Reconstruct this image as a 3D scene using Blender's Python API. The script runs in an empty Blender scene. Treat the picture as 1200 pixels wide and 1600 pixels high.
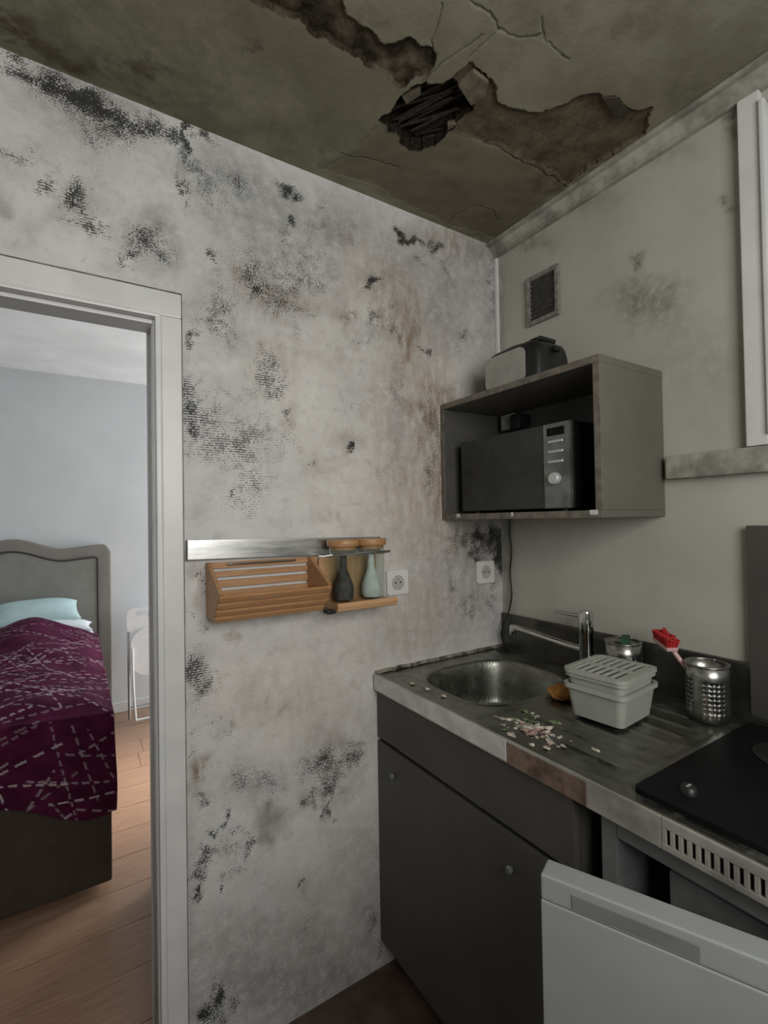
import bpy, bmesh, math, random
import numpy as np
from mathutils import Matrix, Vector

SC = bpy.context.scene
COL = SC.collection
random.seed(7)
RNG = np.random.default_rng(7)

# ------------------------------------------------------------------ camera
cam_data = bpy.data.cameras.new('camera')
cam_data.sensor_fit = 'VERTICAL'
cam_data.sensor_height = 36.0
cam_data.lens = 754.3 / 1600 * 36.0
cam_data.clip_start = 0.02
cam = bpy.data.objects.new('camera', cam_data)
COL.objects.link(cam)
_r, _u, _f = ((0.84248, -0.53847, -0.01655), (0.0056, -0.02197, 0.99974), (0.5387, 0.84236, 0.01549))
cam.matrix_world = Matrix(((_r[0], _u[0], -_f[0], -1.335), (_r[1], _u[1], -_f[1], -1.28), (_r[2], _u[2], -_f[2], 1.37), (0, 0, 0, 1)))
SC.camera = cam

# ------------------------------------------------------------------ daylight
SC.view_settings.view_transform = 'Standard'
SC.view_settings.look = 'None'
SC.view_settings.gamma = 1.0
SC.view_settings.use_curve_mapping = False
SC.view_settings.exposure = 0.0
world = bpy.data.worlds.new('overcast_sky'); SC.world = world
world.use_nodes = True
bg = world.node_tree.nodes['Background']
bg.inputs[0].default_value = (0.80, 0.90, 1.0, 1); bg.inputs[1].default_value = 0.5

def window_light(name, loc, rot, sx, sy, power, colour):
    d = bpy.data.lights.new(name, 'AREA'); d.shape = 'RECTANGLE'; d.size = sx; d.size_y = sy
    d.energy = power; d.color = colour
    o = bpy.data.objects.new(name, d); COL.objects.link(o); o.location = loc; o.rotation_euler = rot
    return o
# daylight entering through the window in the near wall, and through the bedroom's window
window_light('kitchen_window_daylight', (-1.05, -1.985, 1.72), (math.radians(90), 0, 0), 1.0, 0.82, 19.5, (1.0, 0.98, 0.94))
window_light('bedroom_window_daylight', (1.16, 2.0, 1.15), (math.radians(90), 0, math.radians(90)), 1.1, 1.9, 60, (0.93, 0.97, 1.0))
sb = window_light('bedroom_hazy_sunbeam', (1.17, 1.85, 1.55), (0, 0, 0), 0.8, 1.0, 4.6, (1.0, 0.93, 0.90))
sb.rotation_euler = (Vector((-1.0, 1.62, 0.0)) - sb.location).to_track_quat('-Z', 'Y').to_euler(); sb.data.spread = math.radians(22)

SC.cycles.max_bounces = 6; SC.cycles.diffuse_bounces = 3; SC.cycles.glossy_bounces = 3; SC.cycles.transmission_bounces = 7; SC.cycles.transparent_max_bounces = 16
SC.cycles.caustics_reflective = False; SC.cycles.caustics_refractive = False

# ------------------------------------------------------------------ helpers
def new_obj(name, me, mat=None, parent=None):
    o = bpy.data.objects.new(name, me); COL.objects.link(o)
    if mat is not None: me.materials.append(mat)
    if parent is not None:
        o.parent = parent
        if parent.type == 'EMPTY': o.matrix_parent_inverse = parent.matrix_basis.inverted()
    return o
def tag(o, label, cat, group=None):
    o['label'] = label; o['category'] = cat
    if group: o['group'] = group
    return o
def struct(o):
    o['kind'] = 'structure'; return o
def thing(name, loc, label, cat, group=None):
    o = bpy.data.objects.new(name, None); COL.objects.link(o); o.location = loc
    o.empty_display_size = 0.05
    return tag(o, label, cat, group)
def finish(bm, name, mat, parent=None, smooth=False):
    bmesh.ops.recalc_face_normals(bm, faces=bm.faces)
    me = bpy.data.meshes.new(name); bm.to_mesh(me); bm.free()
    if smooth:
        for p in me.polygons: p.use_smooth = True
    return new_obj(name, me, mat, parent)
def add_box(bm, x0, x1, y0, y1, z0, z1, bevel=0, seg=2, M=None):
    tmp = bmesh.new()
    bmesh.ops.create_cube(tmp, size=1)
    for v in tmp.verts:
        v.co = Vector(((x0+x1)/2 + v.co.x*(x1-x0), (y0+y1)/2 + v.co.y*(y1-y0), (z0+z1)/2 + v.co.z*(z1-z0)))
    if bevel: bmesh.ops.bevel(tmp, geom=list(tmp.edges), offset=bevel, segments=seg, profile=0.7, affect='EDGES')
    merge(bm, tmp, M)
def merge(bm, tmp, M=None):
    if M is not None: bmesh.ops.transform(tmp, matrix=M, verts=tmp.verts)
    me = bpy.data.meshes.new('tmp'); tmp.to_mesh(me); tmp.free(); bm.from_mesh(me); bpy.data.meshes.remove(me)
def box(name, x0, x1, y0, y1, z0, z1, mat, parent=None, bevel=0.002, seg=2, M=None):
    bm = bmesh.new(); add_box(bm, x0, x1, y0, y1, z0, z1, bevel, seg, M)
    return finish(bm, name, mat, parent)
def add_lathe(bm, prof, c=(0, 0, 0), n=32, axis='z', M=None, close=True):
    tmp = bmesh.new(); rings = []
    for r, h in prof:
        if r < 1e-6: rings.append([tmp.verts.new((0, 0, h))])
        else: rings.append([tmp.verts.new((r*math.cos(2*math.pi*i/n), r*math.sin(2*math.pi*i/n), h)) for i in range(n)])
    for a, b in zip(rings, rings[1:]):
        for i in range(n):
            j = (i+1) % n
            if len(a) == 1 and len(b) == 1: continue
            if len(a) == 1: tmp.faces.new((a[0], b[j], b[i]))
            elif len(b) == 1: tmp.faces.new((a[i], a[j], b[0]))
            else: tmp.faces.new((a[i], a[j], b[j], b[i]))
    R = {'z': Matrix.Identity(4), 'x': Matrix.Rotation(math.radians(90), 4, 'Y'), 'y': Matrix.Rotation(math.radians(90), 4, 'X')}[axis]
    T = Matrix.Translation(Vector(c)) @ R
    merge(bm, tmp, T if M is None else M @ T)
def lathe(name, prof, c, mat, parent=None, n=32, axis='z', smooth=True, M=None):
    bm = bmesh.new(); add_lathe(bm, prof, c, n, axis, M)
    o = finish(bm, name, mat, parent, smooth)
    if smooth: auto_smooth(o)
    return o
def auto_smooth(o, deg=40):
    me = o.data
    bm = bmesh.new(); bm.from_mesh(me)
    for e in bm.edges:
        if len(e.link_faces) == 2 and e.calc_face_angle(0) > math.radians(deg): e.smooth = False
    bm.to_mesh(me); bm.free()
def add_tube(bm, pts, r, n=10, M=None, taper=None):
    tmp = bmesh.new(); pts = [Vector(p) for p in pts]; rings = []
    up = Vector((0, 0, 1))
    for i, p in enumerate(pts):
        t = (pts[min(i+1, len(pts)-1)] - pts[max(i-1, 0)]).normalized()
        a = t.cross(up)
        if a.length < 0.05: a = t.cross(Vector((1, 0, 0)))
        a.normalize(); b = t.cross(a).normalized()
        if rings:
            # keep the frame from twisting
            pa = prev - t*prev.dot(t)
            if pa.length > 1e-4: a = pa.normalized(); b = t.cross(a).normalized()
        prev = a
        rr = r if taper is None else r*taper[i]
        rings.append([tmp.verts.new(p + (a*math.cos(2*math.pi*k/n) + b*math.sin(2*math.pi*k/n))*rr) for k in range(n)])
    for a, b in zip(rings, rings[1:]):
        for k in range(n): tmp.faces.new((a[k], a[(k+1) % n], b[(k+1) % n], b[k]))
    tmp.faces.new(rings[0][::-1]); tmp.faces.new(rings[-1])
    merge(bm, tmp, M)
def tube(name, pts, r, mat, parent=None, n=10, taper=None, M=None):
    bm = bmesh.new(); add_tube(bm, pts, r, n, M, taper)
    o = finish(bm, name, mat, parent, True); auto_smooth(o, 50); return o
def smooth_path(pts, k=8):
    P = [Vector(p) for p in pts]; out = []
    for i in range(len(P)-1):
        p0, p1, p2, p3 = P[max(i-1, 0)], P[i], P[i+1], P[min(i+2, len(P)-1)]
        for j in range(k):
            t = j/k
            out.append(0.5*((2*p1) + (p2-p0)*t + (2*p0-5*p1+4*p2-p3)*t*t + (3*p1-p0-3*p2+p3)*t**3))
    out.append(P[-1]); return out
def add_prism(bm, pts, vec, bevel=0, M=None):
    """pts: planar 3-D polygon, extruded by vec"""
    tmp = bmesh.new()
    vs = [tmp.verts.new(p) for p in pts]; f = tmp.faces.new(vs)
    r = bmesh.ops.extrude_face_region(tmp, geom=[f])
    bmesh.ops.translate(tmp, vec=Vector(vec), verts=[g for g in r['geom'] if isinstance(g, bmesh.types.BMVert)])
    bmesh.ops.recalc_face_normals(tmp, faces=tmp.faces)
    if bevel: bmesh.ops.bevel(tmp, geom=list(tmp.edges), offset=bevel, segments=2, profile=0.7, affect='EDGES')
    merge(bm, tmp, M)
def prism(name, pts, vec, mat, parent=None, bevel=0, M=None):
    bm = bmesh.new(); add_prism(bm, pts, vec, bevel, M); return finish(bm, name, mat, parent)
def rrect(cx, cy, w, h, r, n=5):
    out = []
    for sx, sy, a0 in ((1, 1, 0), (-1, 1, 90), (-1, -1, 180), (1, -1, 270)):
        for i in range(n+1):
            a = math.radians(a0 + 90*i/n)
            out.append((cx + sx*(w/2-r) + r*math.cos(a), cy + sy*(h/2-r) + r*math.sin(a)))
    return out
def plate(name, pts2, z0, z1, mat, parent=None, bevel=0, M=None):
    return prism(name, [(x, y, z0) for x, y in pts2], (0, 0, z1-z0), mat, parent, bevel, M)

# ---- numpy value noise
def vnoise(x, y, scale, seed):
    g = np.random.default_rng(seed).random((257, 257))
    X = np.asarray(x)*scale + 1000.37; Y = np.asarray(y)*scale + 1000.11
    xi = np.floor(X).astype(int); yi = np.floor(Y).astype(int); fx = X-xi; fy = Y-yi
    fx = fx*fx*(3-2*fx); fy = fy*fy*(3-2*fy)
    a = g[xi % 256, yi % 256]; b = g[(xi+1) % 256, yi % 256]; c = g[xi % 256, (yi+1) % 256]; d = g[(xi+1) % 256, (yi+1) % 256]
    return a*(1-fx)*(1-fy) + b*fx*(1-fy) + c*(1-fx)*fy + d*fx*fy
def sstep(a, b, x):
    t = np.clip((x-a)/(b-a), 0, 1); return t*t*(3-2*t)
def blotches(x, y, lst, warp=0.012, seed=3):
    wx = x + (vnoise(x, y, 28, seed)-.5)*2*warp + (vnoise(x, y, 80, seed+1)-.5)*warp
    wy = y + (vnoise(x, y, 28, seed+2)-.5)*2*warp + (vnoise(x, y, 80, seed+3)-.5)*warp
    out = np.zeros_like(x)
    for cx, cy, rx, ry, a, s in lst:
        t = math.radians(a); dx = wx-cx; dy = wy-cy
        p = (dx*math.cos(t) + dy*math.sin(t))/rx; q = (-dx*math.sin(t) + dy*math.cos(t))/ry
        out = np.maximum(out, s*np.exp(-0.55*(p*p+q*q)**1.25))
    return out
def inside(x, y, poly):
    res = np.zeros(x.shape, bool); n = len(poly)
    for i in range(n):
        x1, y1 = poly[i]; x2, y2 = poly[(i+1) % n]
        c = ((y1 > y) != (y2 > y)) & (x < (x2-x1)*(y-y1)/((y2-y1) if y2 != y1 else 1e-9) + x1)
        res ^= c
    return res
def seg_dist(x, y, line):
    d = np.full(x.shape, 9.0)
    for (x1, y1), (x2, y2) in zip(line, line[1:]):
        L2 = (x2-x1)**2 + (y2-y1)**2 + 1e-12
        t = np.clip(((x-x1)*(x2-x1) + (y-y1)*(y2-y1))/L2, 0, 1)
        d = np.minimum(d, np.hypot(x-x1-t*(x2-x1), y-y1-t*(y2-y1)))
    return d
def grid_mesh(name, U, V, pos, skip=None, attrs=None, extra=None, smooth=False):
    """U,V 1-D coordinate arrays; pos(u,v)->x,y,z arrays; skip(uc,vc)->mask of left-out quads; extra: list of 8-corner boxes"""
    gu, gv = np.meshgrid(U, V, indexing='ij')
    x, y, z = pos(gu, gv)
    co = np.stack([x, y, z], -1).reshape(-1, 3)
    nu, nv = len(U), len(V)
    idx = np.arange(nu*nv).reshape(nu, nv)
    q = np.stack([idx[:-1, :-1], idx[1:, :-1], idx[1:, 1:], idx[:-1, 1:]], -1).reshape(-1, 4)
    if skip is not None:
        uc = ((U[:-1]+U[1:])/2)[:, None]+0*V[None, :-1]; vc = ((V[:-1]+V[1:])/2)[None, :]+0*U[:-1, None]
        q = q[~skip(uc, vc).reshape(-1)]
    nbase = len(co)
    faces = q
    if extra:
        vs = []; fs = []
        for (x0, x1, y0, y1, z0, z1) in extra:
            b = nbase + len(vs)
            vs += [(x0, y0, z0), (x1, y0, z0), (x1, y1, z0), (x0, y1, z0), (x0, y0, z1), (x1, y0, z1), (x1, y1, z1), (x0, y1, z1)]
            fs += [(b, b+3, b+2, b+1), (b+4, b+5, b+6, b+7), (b, b+1, b+5, b+4), (b+1, b+2, b+6, b+5), (b+2, b+3, b+7, b+6), (b+3, b, b+4, b+7)]
        co = np.concatenate([co, np.array(vs)]); faces = np.concatenate([q, np.array(fs)])
    me = bpy.data.meshes.new(name)
    me.vertices.add(len(co)); me.vertices.foreach_set('co', co.astype(np.float32).ravel())
    me.loops.add(len(faces)*4); me.loops.foreach_set('vertex_index', faces.astype(np.int32).ravel())
    me.polygons.add(len(faces)); me.polygons.foreach_set('loop_start', (np.arange(len(faces))*4).astype(np.int32))
    me.update(calc_edges=True)
    if smooth: me.polygons.foreach_set('use_smooth', np.ones(len(faces), bool))
    for k, fn in (attrs or {}).items():
        a = me.attributes.new(k, 'FLOAT', 'POINT')
        val = np.zeros(len(co), np.float32); val[:nbase] = np.asarray(fn(gu, gv)).ravel()
        a.data.foreach_set('value', val)
    me.validate()
    return me

# ------------------------------------------------------------------ materials
class NT:
    def __init__(s, name):
        s.m = bpy.data.materials.new(name); s.m.use_nodes = True; s.t = s.m.node_tree; s.b = s.t.nodes['Principled BSDF']
    def node(s, typ, **kw):
        n = s.t.nodes.new(typ)
        for k, v in kw.items(): setattr(n, k, v)
        return n
    def link(s, a, b): s.t.links.new(a, b)
    def setin(s, sock, v):
        if hasattr(v, 'is_output'): s.link(v, sock)
        else: sock.default_value = v
    def obj(s, scale=(1, 1, 1)):
        if not hasattr(s, '_tc'): s._tc = s.node('ShaderNodeTexCoord')
        mp = s.node('ShaderNodeMapping'); s.link(s._tc.outputs['Object'], mp.inputs[0]); mp.inputs['Scale'].default_value = scale
        return mp.outputs[0]
    def noise(s, scale, detail=4, rough=0.6, vec=None, dist=0):
        n = s.node('ShaderNodeTexNoise'); n.inputs['Scale'].default_value = scale; n.inputs['Detail'].default_value = detail
        n.inputs['Roughness'].default_value = rough; n.inputs['Distortion'].default_value = dist
        s.link(vec if vec is not None else s.obj(), n.inputs['Vector']); return n.outputs['Fac']
    def math(s, op, a, b=0.0, c=0.0, clamp=False):
        n = s.node('ShaderNodeMath', operation=op); n.use_clamp = clamp
        s.setin(n.inputs[0], a); s.setin(n.inputs[1], b); s.setin(n.inputs[2], c); return n.outputs[0]
    def ramp(s, fac, lo, hi, a=0.0, b=1.0):
        n = s.node('ShaderNodeMapRange', interpolation_type='SMOOTHSTEP'); s.setin(n.inputs[0], fac)
        n.inputs[1].default_value = lo; n.inputs[2].default_value = hi; n.inputs[3].default_value = a; n.inputs[4].default_value = b
        return n.outputs[0]
    def mix(s, fac, a, b):
        n = s.node('ShaderNodeMix', data_type='RGBA'); s.setin(n.inputs[0], fac)
        s.setin(n.inputs[6], a if hasattr(a, 'is_output') else (*a, 1)); s.setin(n.inputs[7], b if hasattr(b, 'is_output') else (*b, 1))
        return n.outputs[2]
    def attr(s, name):
        n = s.node('ShaderNodeAttribute'); n.attribute_name = name; return n.outputs['Fac']
    def bump(s, h, strength=0.3, dist=0.002):
        n = s.node('ShaderNodeBump'); n.inputs['Strength'].default_value = strength; n.inputs['Distance'].default_value = dist
        s.link(h, n.inputs['Height']); s.link(n.outputs[0], s.b.inputs['Normal'])
    def out(s, col=None, rough=None, metal=None, spec=None):
        if col is not None: s.setin(s.b.inputs['Base Color'], col if hasattr(col, 'is_output') else (*col, 1))
        if rough is not None: s.setin(s.b.inputs['Roughness'], rough)
        if metal is not None: s.setin(s.b.inputs['Metallic'], metal)
        if spec is not None: s.b.inputs['Specular IOR Level'].default_value = spec
        return s.m
def simple(name, col, rough=0.5, metal=0.0, var=0.12, scale=12, bump=0.0, bscale=120, spec=None, stretch=(1, 1, 1)):
    n = NT(name)
    f = n.noise(scale, 4, 0.6, n.obj(stretch))
    dark = tuple(c*(1-var) for c in col); light = tuple(min(1, c*(1+var)) for c in col)
    c = n.mix(n.ramp(f, 0.3, 0.7), dark, light)
    if bump: n.bump(n.noise(bscale, 3, 0.6, n.obj(stretch)), bump)
    return n.out(c, n.math('ADD', n.math('MULTIPLY', f, 0.12), rough-0.06), metal, spec)
def wood(name, a, b, axis='x', rough=0.5):
    n = NT(name)
    st = {'x': (2, 26, 26), 'y': (26, 2, 26), 'z': (26, 26, 2)}[axis]
    f = n.noise(4, 6, 0.65, n.obj(st), 0.6)
    c = n.mix(n.ramp(f, 0.3, 0.7), a, b)
    n.bump(f, 0.15, 0.001)
    return n.out(c, rough)
def glass(name, col, strength=1.0):
    n = NT(name); t = n.t
    tr = n.node('ShaderNodeBsdfTransparent'); gl = n.node('ShaderNodeBsdfGlossy'); gl.inputs['Roughness'].default_value = 0.04
    lw = n.node('ShaderNodeLayerWeight'); lw.inputs['Blend'].default_value = 0.25
    f = n.noise(9, 2, 0.5); n.link(n.mix(f, tuple(x*0.96 for x in col), col), tr.inputs['Color'])
    mx = n.node('ShaderNodeMixShader'); n.link(n.math('ADD', n.math('MULTIPLY', n.math('POWER', lw.outputs['Facing'], 2.5), 0.4*strength), 0.05, clamp=True), mx.inputs[0]); n.link(tr.outputs[0], mx.inputs[1]); n.link(gl.outputs[0], mx.inputs[2])
    n.link(mx.outputs[0], t.nodes['Material Output'].inputs['Surface'])
    return n.m

MAT = {}
# mouldy wallpaper
n = NT('mouldy_woven_wallpaper')
blk, grey, brn, wv, pk = (n.attr(k) for k in ('black', 'grey', 'brown', 'weave', 'pink'))
big = n.noise(5, 5, 0.6); mid = n.noise(34, 5, 0.65); fine = n.noise(240, 2, 0.7); strk = n.noise(38, 4, 0.65, n.obj((1, 1, 0.3)))
rowvec = n.obj((1, 1, 1.7)); dashn = n.noise(150, 2, 0.6, rowvec)
wave = n.node('ShaderNodeTexWave', wave_type='BANDS', bands_direction='Z', wave_profile='SIN'); wave.inputs['Scale'].default_value = 50; wave.inputs['Distortion'].default_value = 2.2; wave.inputs['Detail'].default_value = 1; wave.inputs['Detail Scale'].default_value = 6
n.link(n.obj(), wave.inputs['Vector'])
base = n.mix(n.ramp(big, 0.35, 0.7), (0.69, 0.685, 0.67), (0.77, 0.76, 0.735))
base = n.mix(n.math('MULTIPLY', pk, n.ramp(mid, 0.25, 0.6), clamp=True), base, (0.66, 0.56, 0.47))
base = n.mix(n.math('MULTIPLY', n.ramp(n.noise(11, 7, 0.72), 0.46, 0.72), 0.50), base, (0.43, 0.40, 0.365))
base = n.mix(n.math('MULTIPLY', n.ramp(n.noise(23, 6, 0.7), 0.52, 0.74), 0.42), base, (0.34, 0.335, 0.33))
g = n.math('MULTIPLY', grey, n.ramp(n.math('ADD', n.math('MULTIPLY', mid, 0.55), n.math('MULTIPLY', fine, 0.45)), 0.24, 0.60), clamp=True)
base = n.mix(g, base, (0.17, 0.172, 0.172))
r = n.math('MULTIPLY', brn, n.ramp(n.math('ADD', n.math('MULTIPLY', strk, 0.65), n.math('MULTIPLY', fine, 0.35)), 0.33, 0.62), clamp=True)
base = n.mix(n.math('MULTIPLY', r, 0.95), base, (0.23, 0.155, 0.095))
faint = n.math('MULTIPLY', n.ramp(n.noise(7, 5, 0.65), 0.47, 0.72), 0.34)
blk2 = n.math('ADD', blk, n.math('ADD', faint, n.math('MULTIPLY', grey, 0.22)))
kk = n.math('ADD', blk2, n.math('ADD', n.math('MULTIPLY', n.math('SUBTRACT', fine, 0.5), 2.6), n.math('ADD', n.math('MULTIPLY', n.math('SUBTRACT', mid, 0.5), 1.3), n.math('MULTIPLY', n.math('SUBTRACT', wave.outputs['Fac'], 0.5), 0.22))))
kmask = n.math('MULTIPLY', n.ramp(kk, 0.56, 0.95), n.ramp(blk2, 0.05, 0.50))
base = n.mix(n.math('MULTIPLY', kmask, n.ramp(blk2, 0.25, 1.05, 0.55, 0.95)), base, (0.024, 0.024, 0.021))
ww = n.math('ADD', wv, n.math('ADD', n.math('MULTIPLY', n.math('SUBTRACT', dashn, 0.5), 2.9), n.math('ADD', n.math('MULTIPLY', n.math('SUBTRACT', wave.outputs['Fac'], 0.5), 0.60), n.math('MULTIPLY', n.math('SUBTRACT', mid, 0.5), 1.6))))
wmask = n.math('MULTIPLY', n.ramp(ww, 0.60, 0.98), n.ramp(wv, 0.04, 0.30))
base = n.mix(n.math('MULTIPLY', wmask, n.ramp(wv, 0.2, 1.0, 0.5, 0.9)), base, (0.030, 0.030, 0.029))
n.bump(n.math('ADD', n.math('MULTIPLY', wave.outputs['Fac'], 0.5), n.math('ADD', n.math('MULTIPLY', mid, 1.2), n.math('MULTIPLY', fine, 0.5))), 0.35, 0.002)
MAT['wallpaper'] = n.out(base, 0.85, 0, 0.2)
# cracked ceiling
n = NT('water_stained_ceiling_plaster')
ex, ho, st, cr, lo = (n.attr(k) for k in ('exposed', 'hole', 'stain', 'crack', 'lower'))
big = n.noise(4, 5, 0.6); mid = n.noise(22, 5, 0.65); fine = n.noise(120, 4, 0.7)
base = n.mix(n.ramp(big, 0.3, 0.7), (0.200, 0.188, 0.132), (0.285, 0.272, 0.200))
base = n.mix(n.math('MULTIPLY', n.ramp(mid, 0.45, 0.75), 0.35), base, (0.165, 0.147, 0.095))
base = n.mix(n.math('MULTIPLY', lo, 0.6), base, n.mix(n.ramp(mid, 0.3, 0.7), (0.135, 0.115, 0.073), (0.19, 0.165, 0.112)))
base = n.mix(n.math('MULTIPLY', st, n.ramp(mid, 0.25, 0.6), clamp=True), base, (0.085, 0.07, 0.05))
base = n.mix(ex, base, n.mix(n.ramp(n.math('ADD', n.math('MULTIPLY', mid, .6), n.math('MULTIPLY', fine, .4)), 0.35, 0.65), (0.075, 0.058, 0.039), (0.155, 0.127, 0.087)))
base = n.mix(ho, base, n.mix(n.ramp(fine, 0.4, 0.6), (0.010, 0.007, 0.005), (0.035, 0.025, 0.018)))
base = n.mix(cr, base, (0.06, 0.05, 0.04))
n.bump(n.math('ADD', n.math('MULTIPLY', mid, 1.0), n.math('MULTIPLY', fine, 0.5)), 0.4, 0.004)
MAT['ceiling'] = n.out(base, 0.9, 0, 0.15)
# stained painted plaster
def stained(name, a, b, stain_col):
    n = NT(name); st = n.attr('stain'); big = n.noise(3, 5, 0.6); mid = n.noise(30, 5, 0.65); fine = n.noise(140, 3, 0.6)
    c = n.mix(n.ramp(big, 0.3, 0.7), a, b)
    c = n.mix(n.math('MULTIPLY', n.ramp(mid, 0.55, 0.8), 0.18), c, tuple(x*0.72 for x in a))
    c = n.mix(n.math('MULTIPLY', st, n.ramp(mid, 0.25, 0.62), clamp=True), c, stain_col)
    n.bump(n.math('ADD', mid, n.math('MULTIPLY', fine, 0.4)), 0.22, 0.002)
    return n.out(c, 0.75, 0, 0.25)
MAT['rightwall'] = stained('grubby_white_paint', (0.45, 0.445, 0.385), (0.52, 0.51, 0.45), (0.15, 0.13, 0.10))
MAT['plainwall'] = simple('white_wall_paint', (0.62, 0.62, 0.60), 0.8, var=0.05, scale=3, bump=0.15, bscale=60)
MAT['bedroomwall'] = simple('bedroom_white_paint', (0.66, 0.675, 0.68), 0.8, var=0.05, scale=2, bump=0.12, bscale=60)
MAT['bedceil'] = simple('bedroom_ceiling_paint', (0.84, 0.85, 0.84), 0.85, var=0.10, scale=1.6)
MAT['trim'] = simple('white_gloss_trim', (0.72, 0.72, 0.71), 0.35, var=0.06, scale=7, bump=0.08, bscale=40)
MAT['leaf'] = simple('grey_door_paint', (0.50, 0.50, 0.485), 0.45, var=0.05, scale=5)
MAT['gapshadow'] = simple('painted_gap_shadow', (0.16, 0.145, 0.125), 0.9, var=0.6, scale=30)
MAT['dirtytrim'] = simple('grubby_cornice_paint', (0.33, 0.325, 0.275), 0.6, var=0.40, scale=14, bump=0.2, bscale=60)
MAT['vinyl'] = simple('dark_brown_vinyl', (0.085, 0.055, 0.042), 0.55, var=0.35, scale=9, bump=0.1)
MAT['laminate'] = wood('oak_laminate', (0.30, 0.175, 0.11), (0.40, 0.25, 0.165), 'x', 0.30)
MAT['grout'] = simple('dark_board_joint', (0.20, 0.12, 0.08), 0.8)
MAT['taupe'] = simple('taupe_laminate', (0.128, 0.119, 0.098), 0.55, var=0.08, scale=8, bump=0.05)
MAT['taupe_shaded'] = simple('shaded_taupe_laminate', (0.075, 0.073, 0.066), 0.6, var=0.10, scale=8)  # taupe darkened to paint in the shade inside the wall cabinet
MAT['taupe_edge'] = simple('worn_laminate_edge', (0.16, 0.14, 0.115), 0.6, var=0.3, scale=40)
MAT['basecab'] = simple('dark_grey_laminate', (0.070, 0.067, 0.058), 0.5, var=0.10, scale=7, bump=0.05)
MAT['black'] = simple('black_plastic', (0.012, 0.012, 0.013), 0.4, var=0.2)
MAT['blackglass'] = simple('black_glass', (0.008, 0.008, 0.009), 0.45, var=0.3, scale=6, spec=0.06)
MAT['microglass'] = simple('smoked_oven_glass', (0.018, 0.022, 0.020), 0.25, var=0.45, scale=7)
MAT['micropanel'] = simple('brushed_grey_panel', (0.17, 0.18, 0.17), 0.38, 0.4, var=0.35, scale=22)
MAT['dullknob'] = simple('dull_knob', (0.20, 0.215, 0.19), 0.5, 0.3, var=0.3, scale=200)
MAT['silver'] = simple('silver_plastic', (0.55, 0.56, 0.56), 0.35, 0.3, var=0.1)
n = NT('scuffed_stainless_steel')
a_ = n.noise(6, 5, 0.65); b_ = n.noise(60, 4, 0.7, n.obj((1, 0.15, 1))); dirt = n.ramp(n.noise(11, 6, 0.7), 0.45, 0.7)
c = n.mix(n.ramp(b_, 0.3, 0.7), (0.24, 0.245, 0.215), (0.35, 0.355, 0.32)); c = n.mix(n.math('MULTIPLY', dirt, 0.6), c, (0.11, 0.11, 0.09))
n.bump(b_, 0.05, 0.001)
MAT['steel'] = n.out(c, n.math('ADD', n.math('MULTIPLY', dirt, 0.20), 0.33), n.math('SUBTRACT', 1.0, n.math('MULTIPLY', dirt, 0.35)))
MAT['steelbright'] = simple('brushed_steel', (0.58, 0.58, 0.57), 0.28, 1.0, var=0.15, scale=30, stretch=(0.3, 1, 3))
MAT['steeldark'] = simple('dull_steel', (0.13, 0.13, 0.115), 0.36, 0.9, var=0.25, scale=10)
MAT['apron'] = simple('dull_apron_steel', (0.46, 0.44, 0.40), 0.42, 0.45, var=0.25, scale=14)
MAT['can'] = simple('can_steel', (0.40, 0.40, 0.385), 0.30, 1.0, var=0.2, scale=30, stretch=(0.3, 1, 3))
MAT['chrome'] = simple('chrome', (0.70, 0.71, 0.71), 0.12, 1.0, var=0.06)
MAT['edgefilm'] = simple('pale_edge_film', (0.66, 0.65, 0.62), 0.45, var=0.15, scale=20)
MAT['brownedge'] = simple('brown_steel_edge', (0.24, 0.17, 0.13), 0.5, 0.5, var=0.4, scale=28)
MAT['bamboo'] = wood('oiled_bamboo', (0.40, 0.20, 0.085), (0.53, 0.295, 0.14), 'x', 0.45)
MAT['bamboolight'] = wood('pale_bamboo', (0.55, 0.31, 0.15), (0.64, 0.39, 0.21), 'x', 0.45)
MAT['glass'] = glass('clear_glass', (0.97, 0.99, 0.98))
MAT['pane'] = glass('window_glass', (0.97, 0.99, 1.0))
MAT['darkherb'] = simple('dark_dried_contents', (0.06, 0.055, 0.05), 0.7, var=0.5, scale=60)
MAT['palesalt'] = simple('pale_green_contents', (0.62, 0.70, 0.66), 0.6, var=0.1, scale=40)
MAT['whiteplastic'] = simple('white_plastic', (0.40, 0.41, 0.365), 0.4, var=0.06)
MAT['outlet'] = simple('socket_plastic', (0.78, 0.77, 0.74), 0.3, var=0.05)
MAT['fridgewhite'] = simple('fridge_enamel', (0.335, 0.352, 0.348), 0.4, var=0.06, scale=5)
MAT['fridgegrey'] = simple('fridge_liner', (0.20, 0.21, 0.205), 0.5, var=0.15)
MAT['orange'] = simple('orange_sponge', (0.55, 0.25, 0.07), 0.9, var=0.3, scale=60, bump=0.6, bscale=200)
MAT['red'] = simple('red_bristles', (0.50, 0.025, 0.025), 0.7, var=0.3, scale=120, bump=0.5, bscale=400)
MAT['pinkhandle'] = simple('pale_pink_plastic', (0.62, 0.40, 0.38), 0.4, var=0.08)
MAT['green'] = simple('green_scourer', (0.03, 0.10, 0.05), 0.9, var=0.3, scale=60, bump=0.5)
MAT['crumb'] = simple('food_crumbs', (0.55, 0.50, 0.42), 0.8, var=0.5, scale=80)
MAT['ventmesh'] = simple('dusty_vent_mesh', (0.055, 0.053, 0.048), 0.8, var=0.3, scale=60)
MAT['ventframe'] = simple('grimy_vent_frame', (0.24, 0.235, 0.205), 0.6, var=0.3, scale=60)
MAT['lath'] = wood('rotten_lath', (0.012, 0.008, 0.006), (0.045, 0.032, 0.023), 'x', 0.9)
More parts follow.
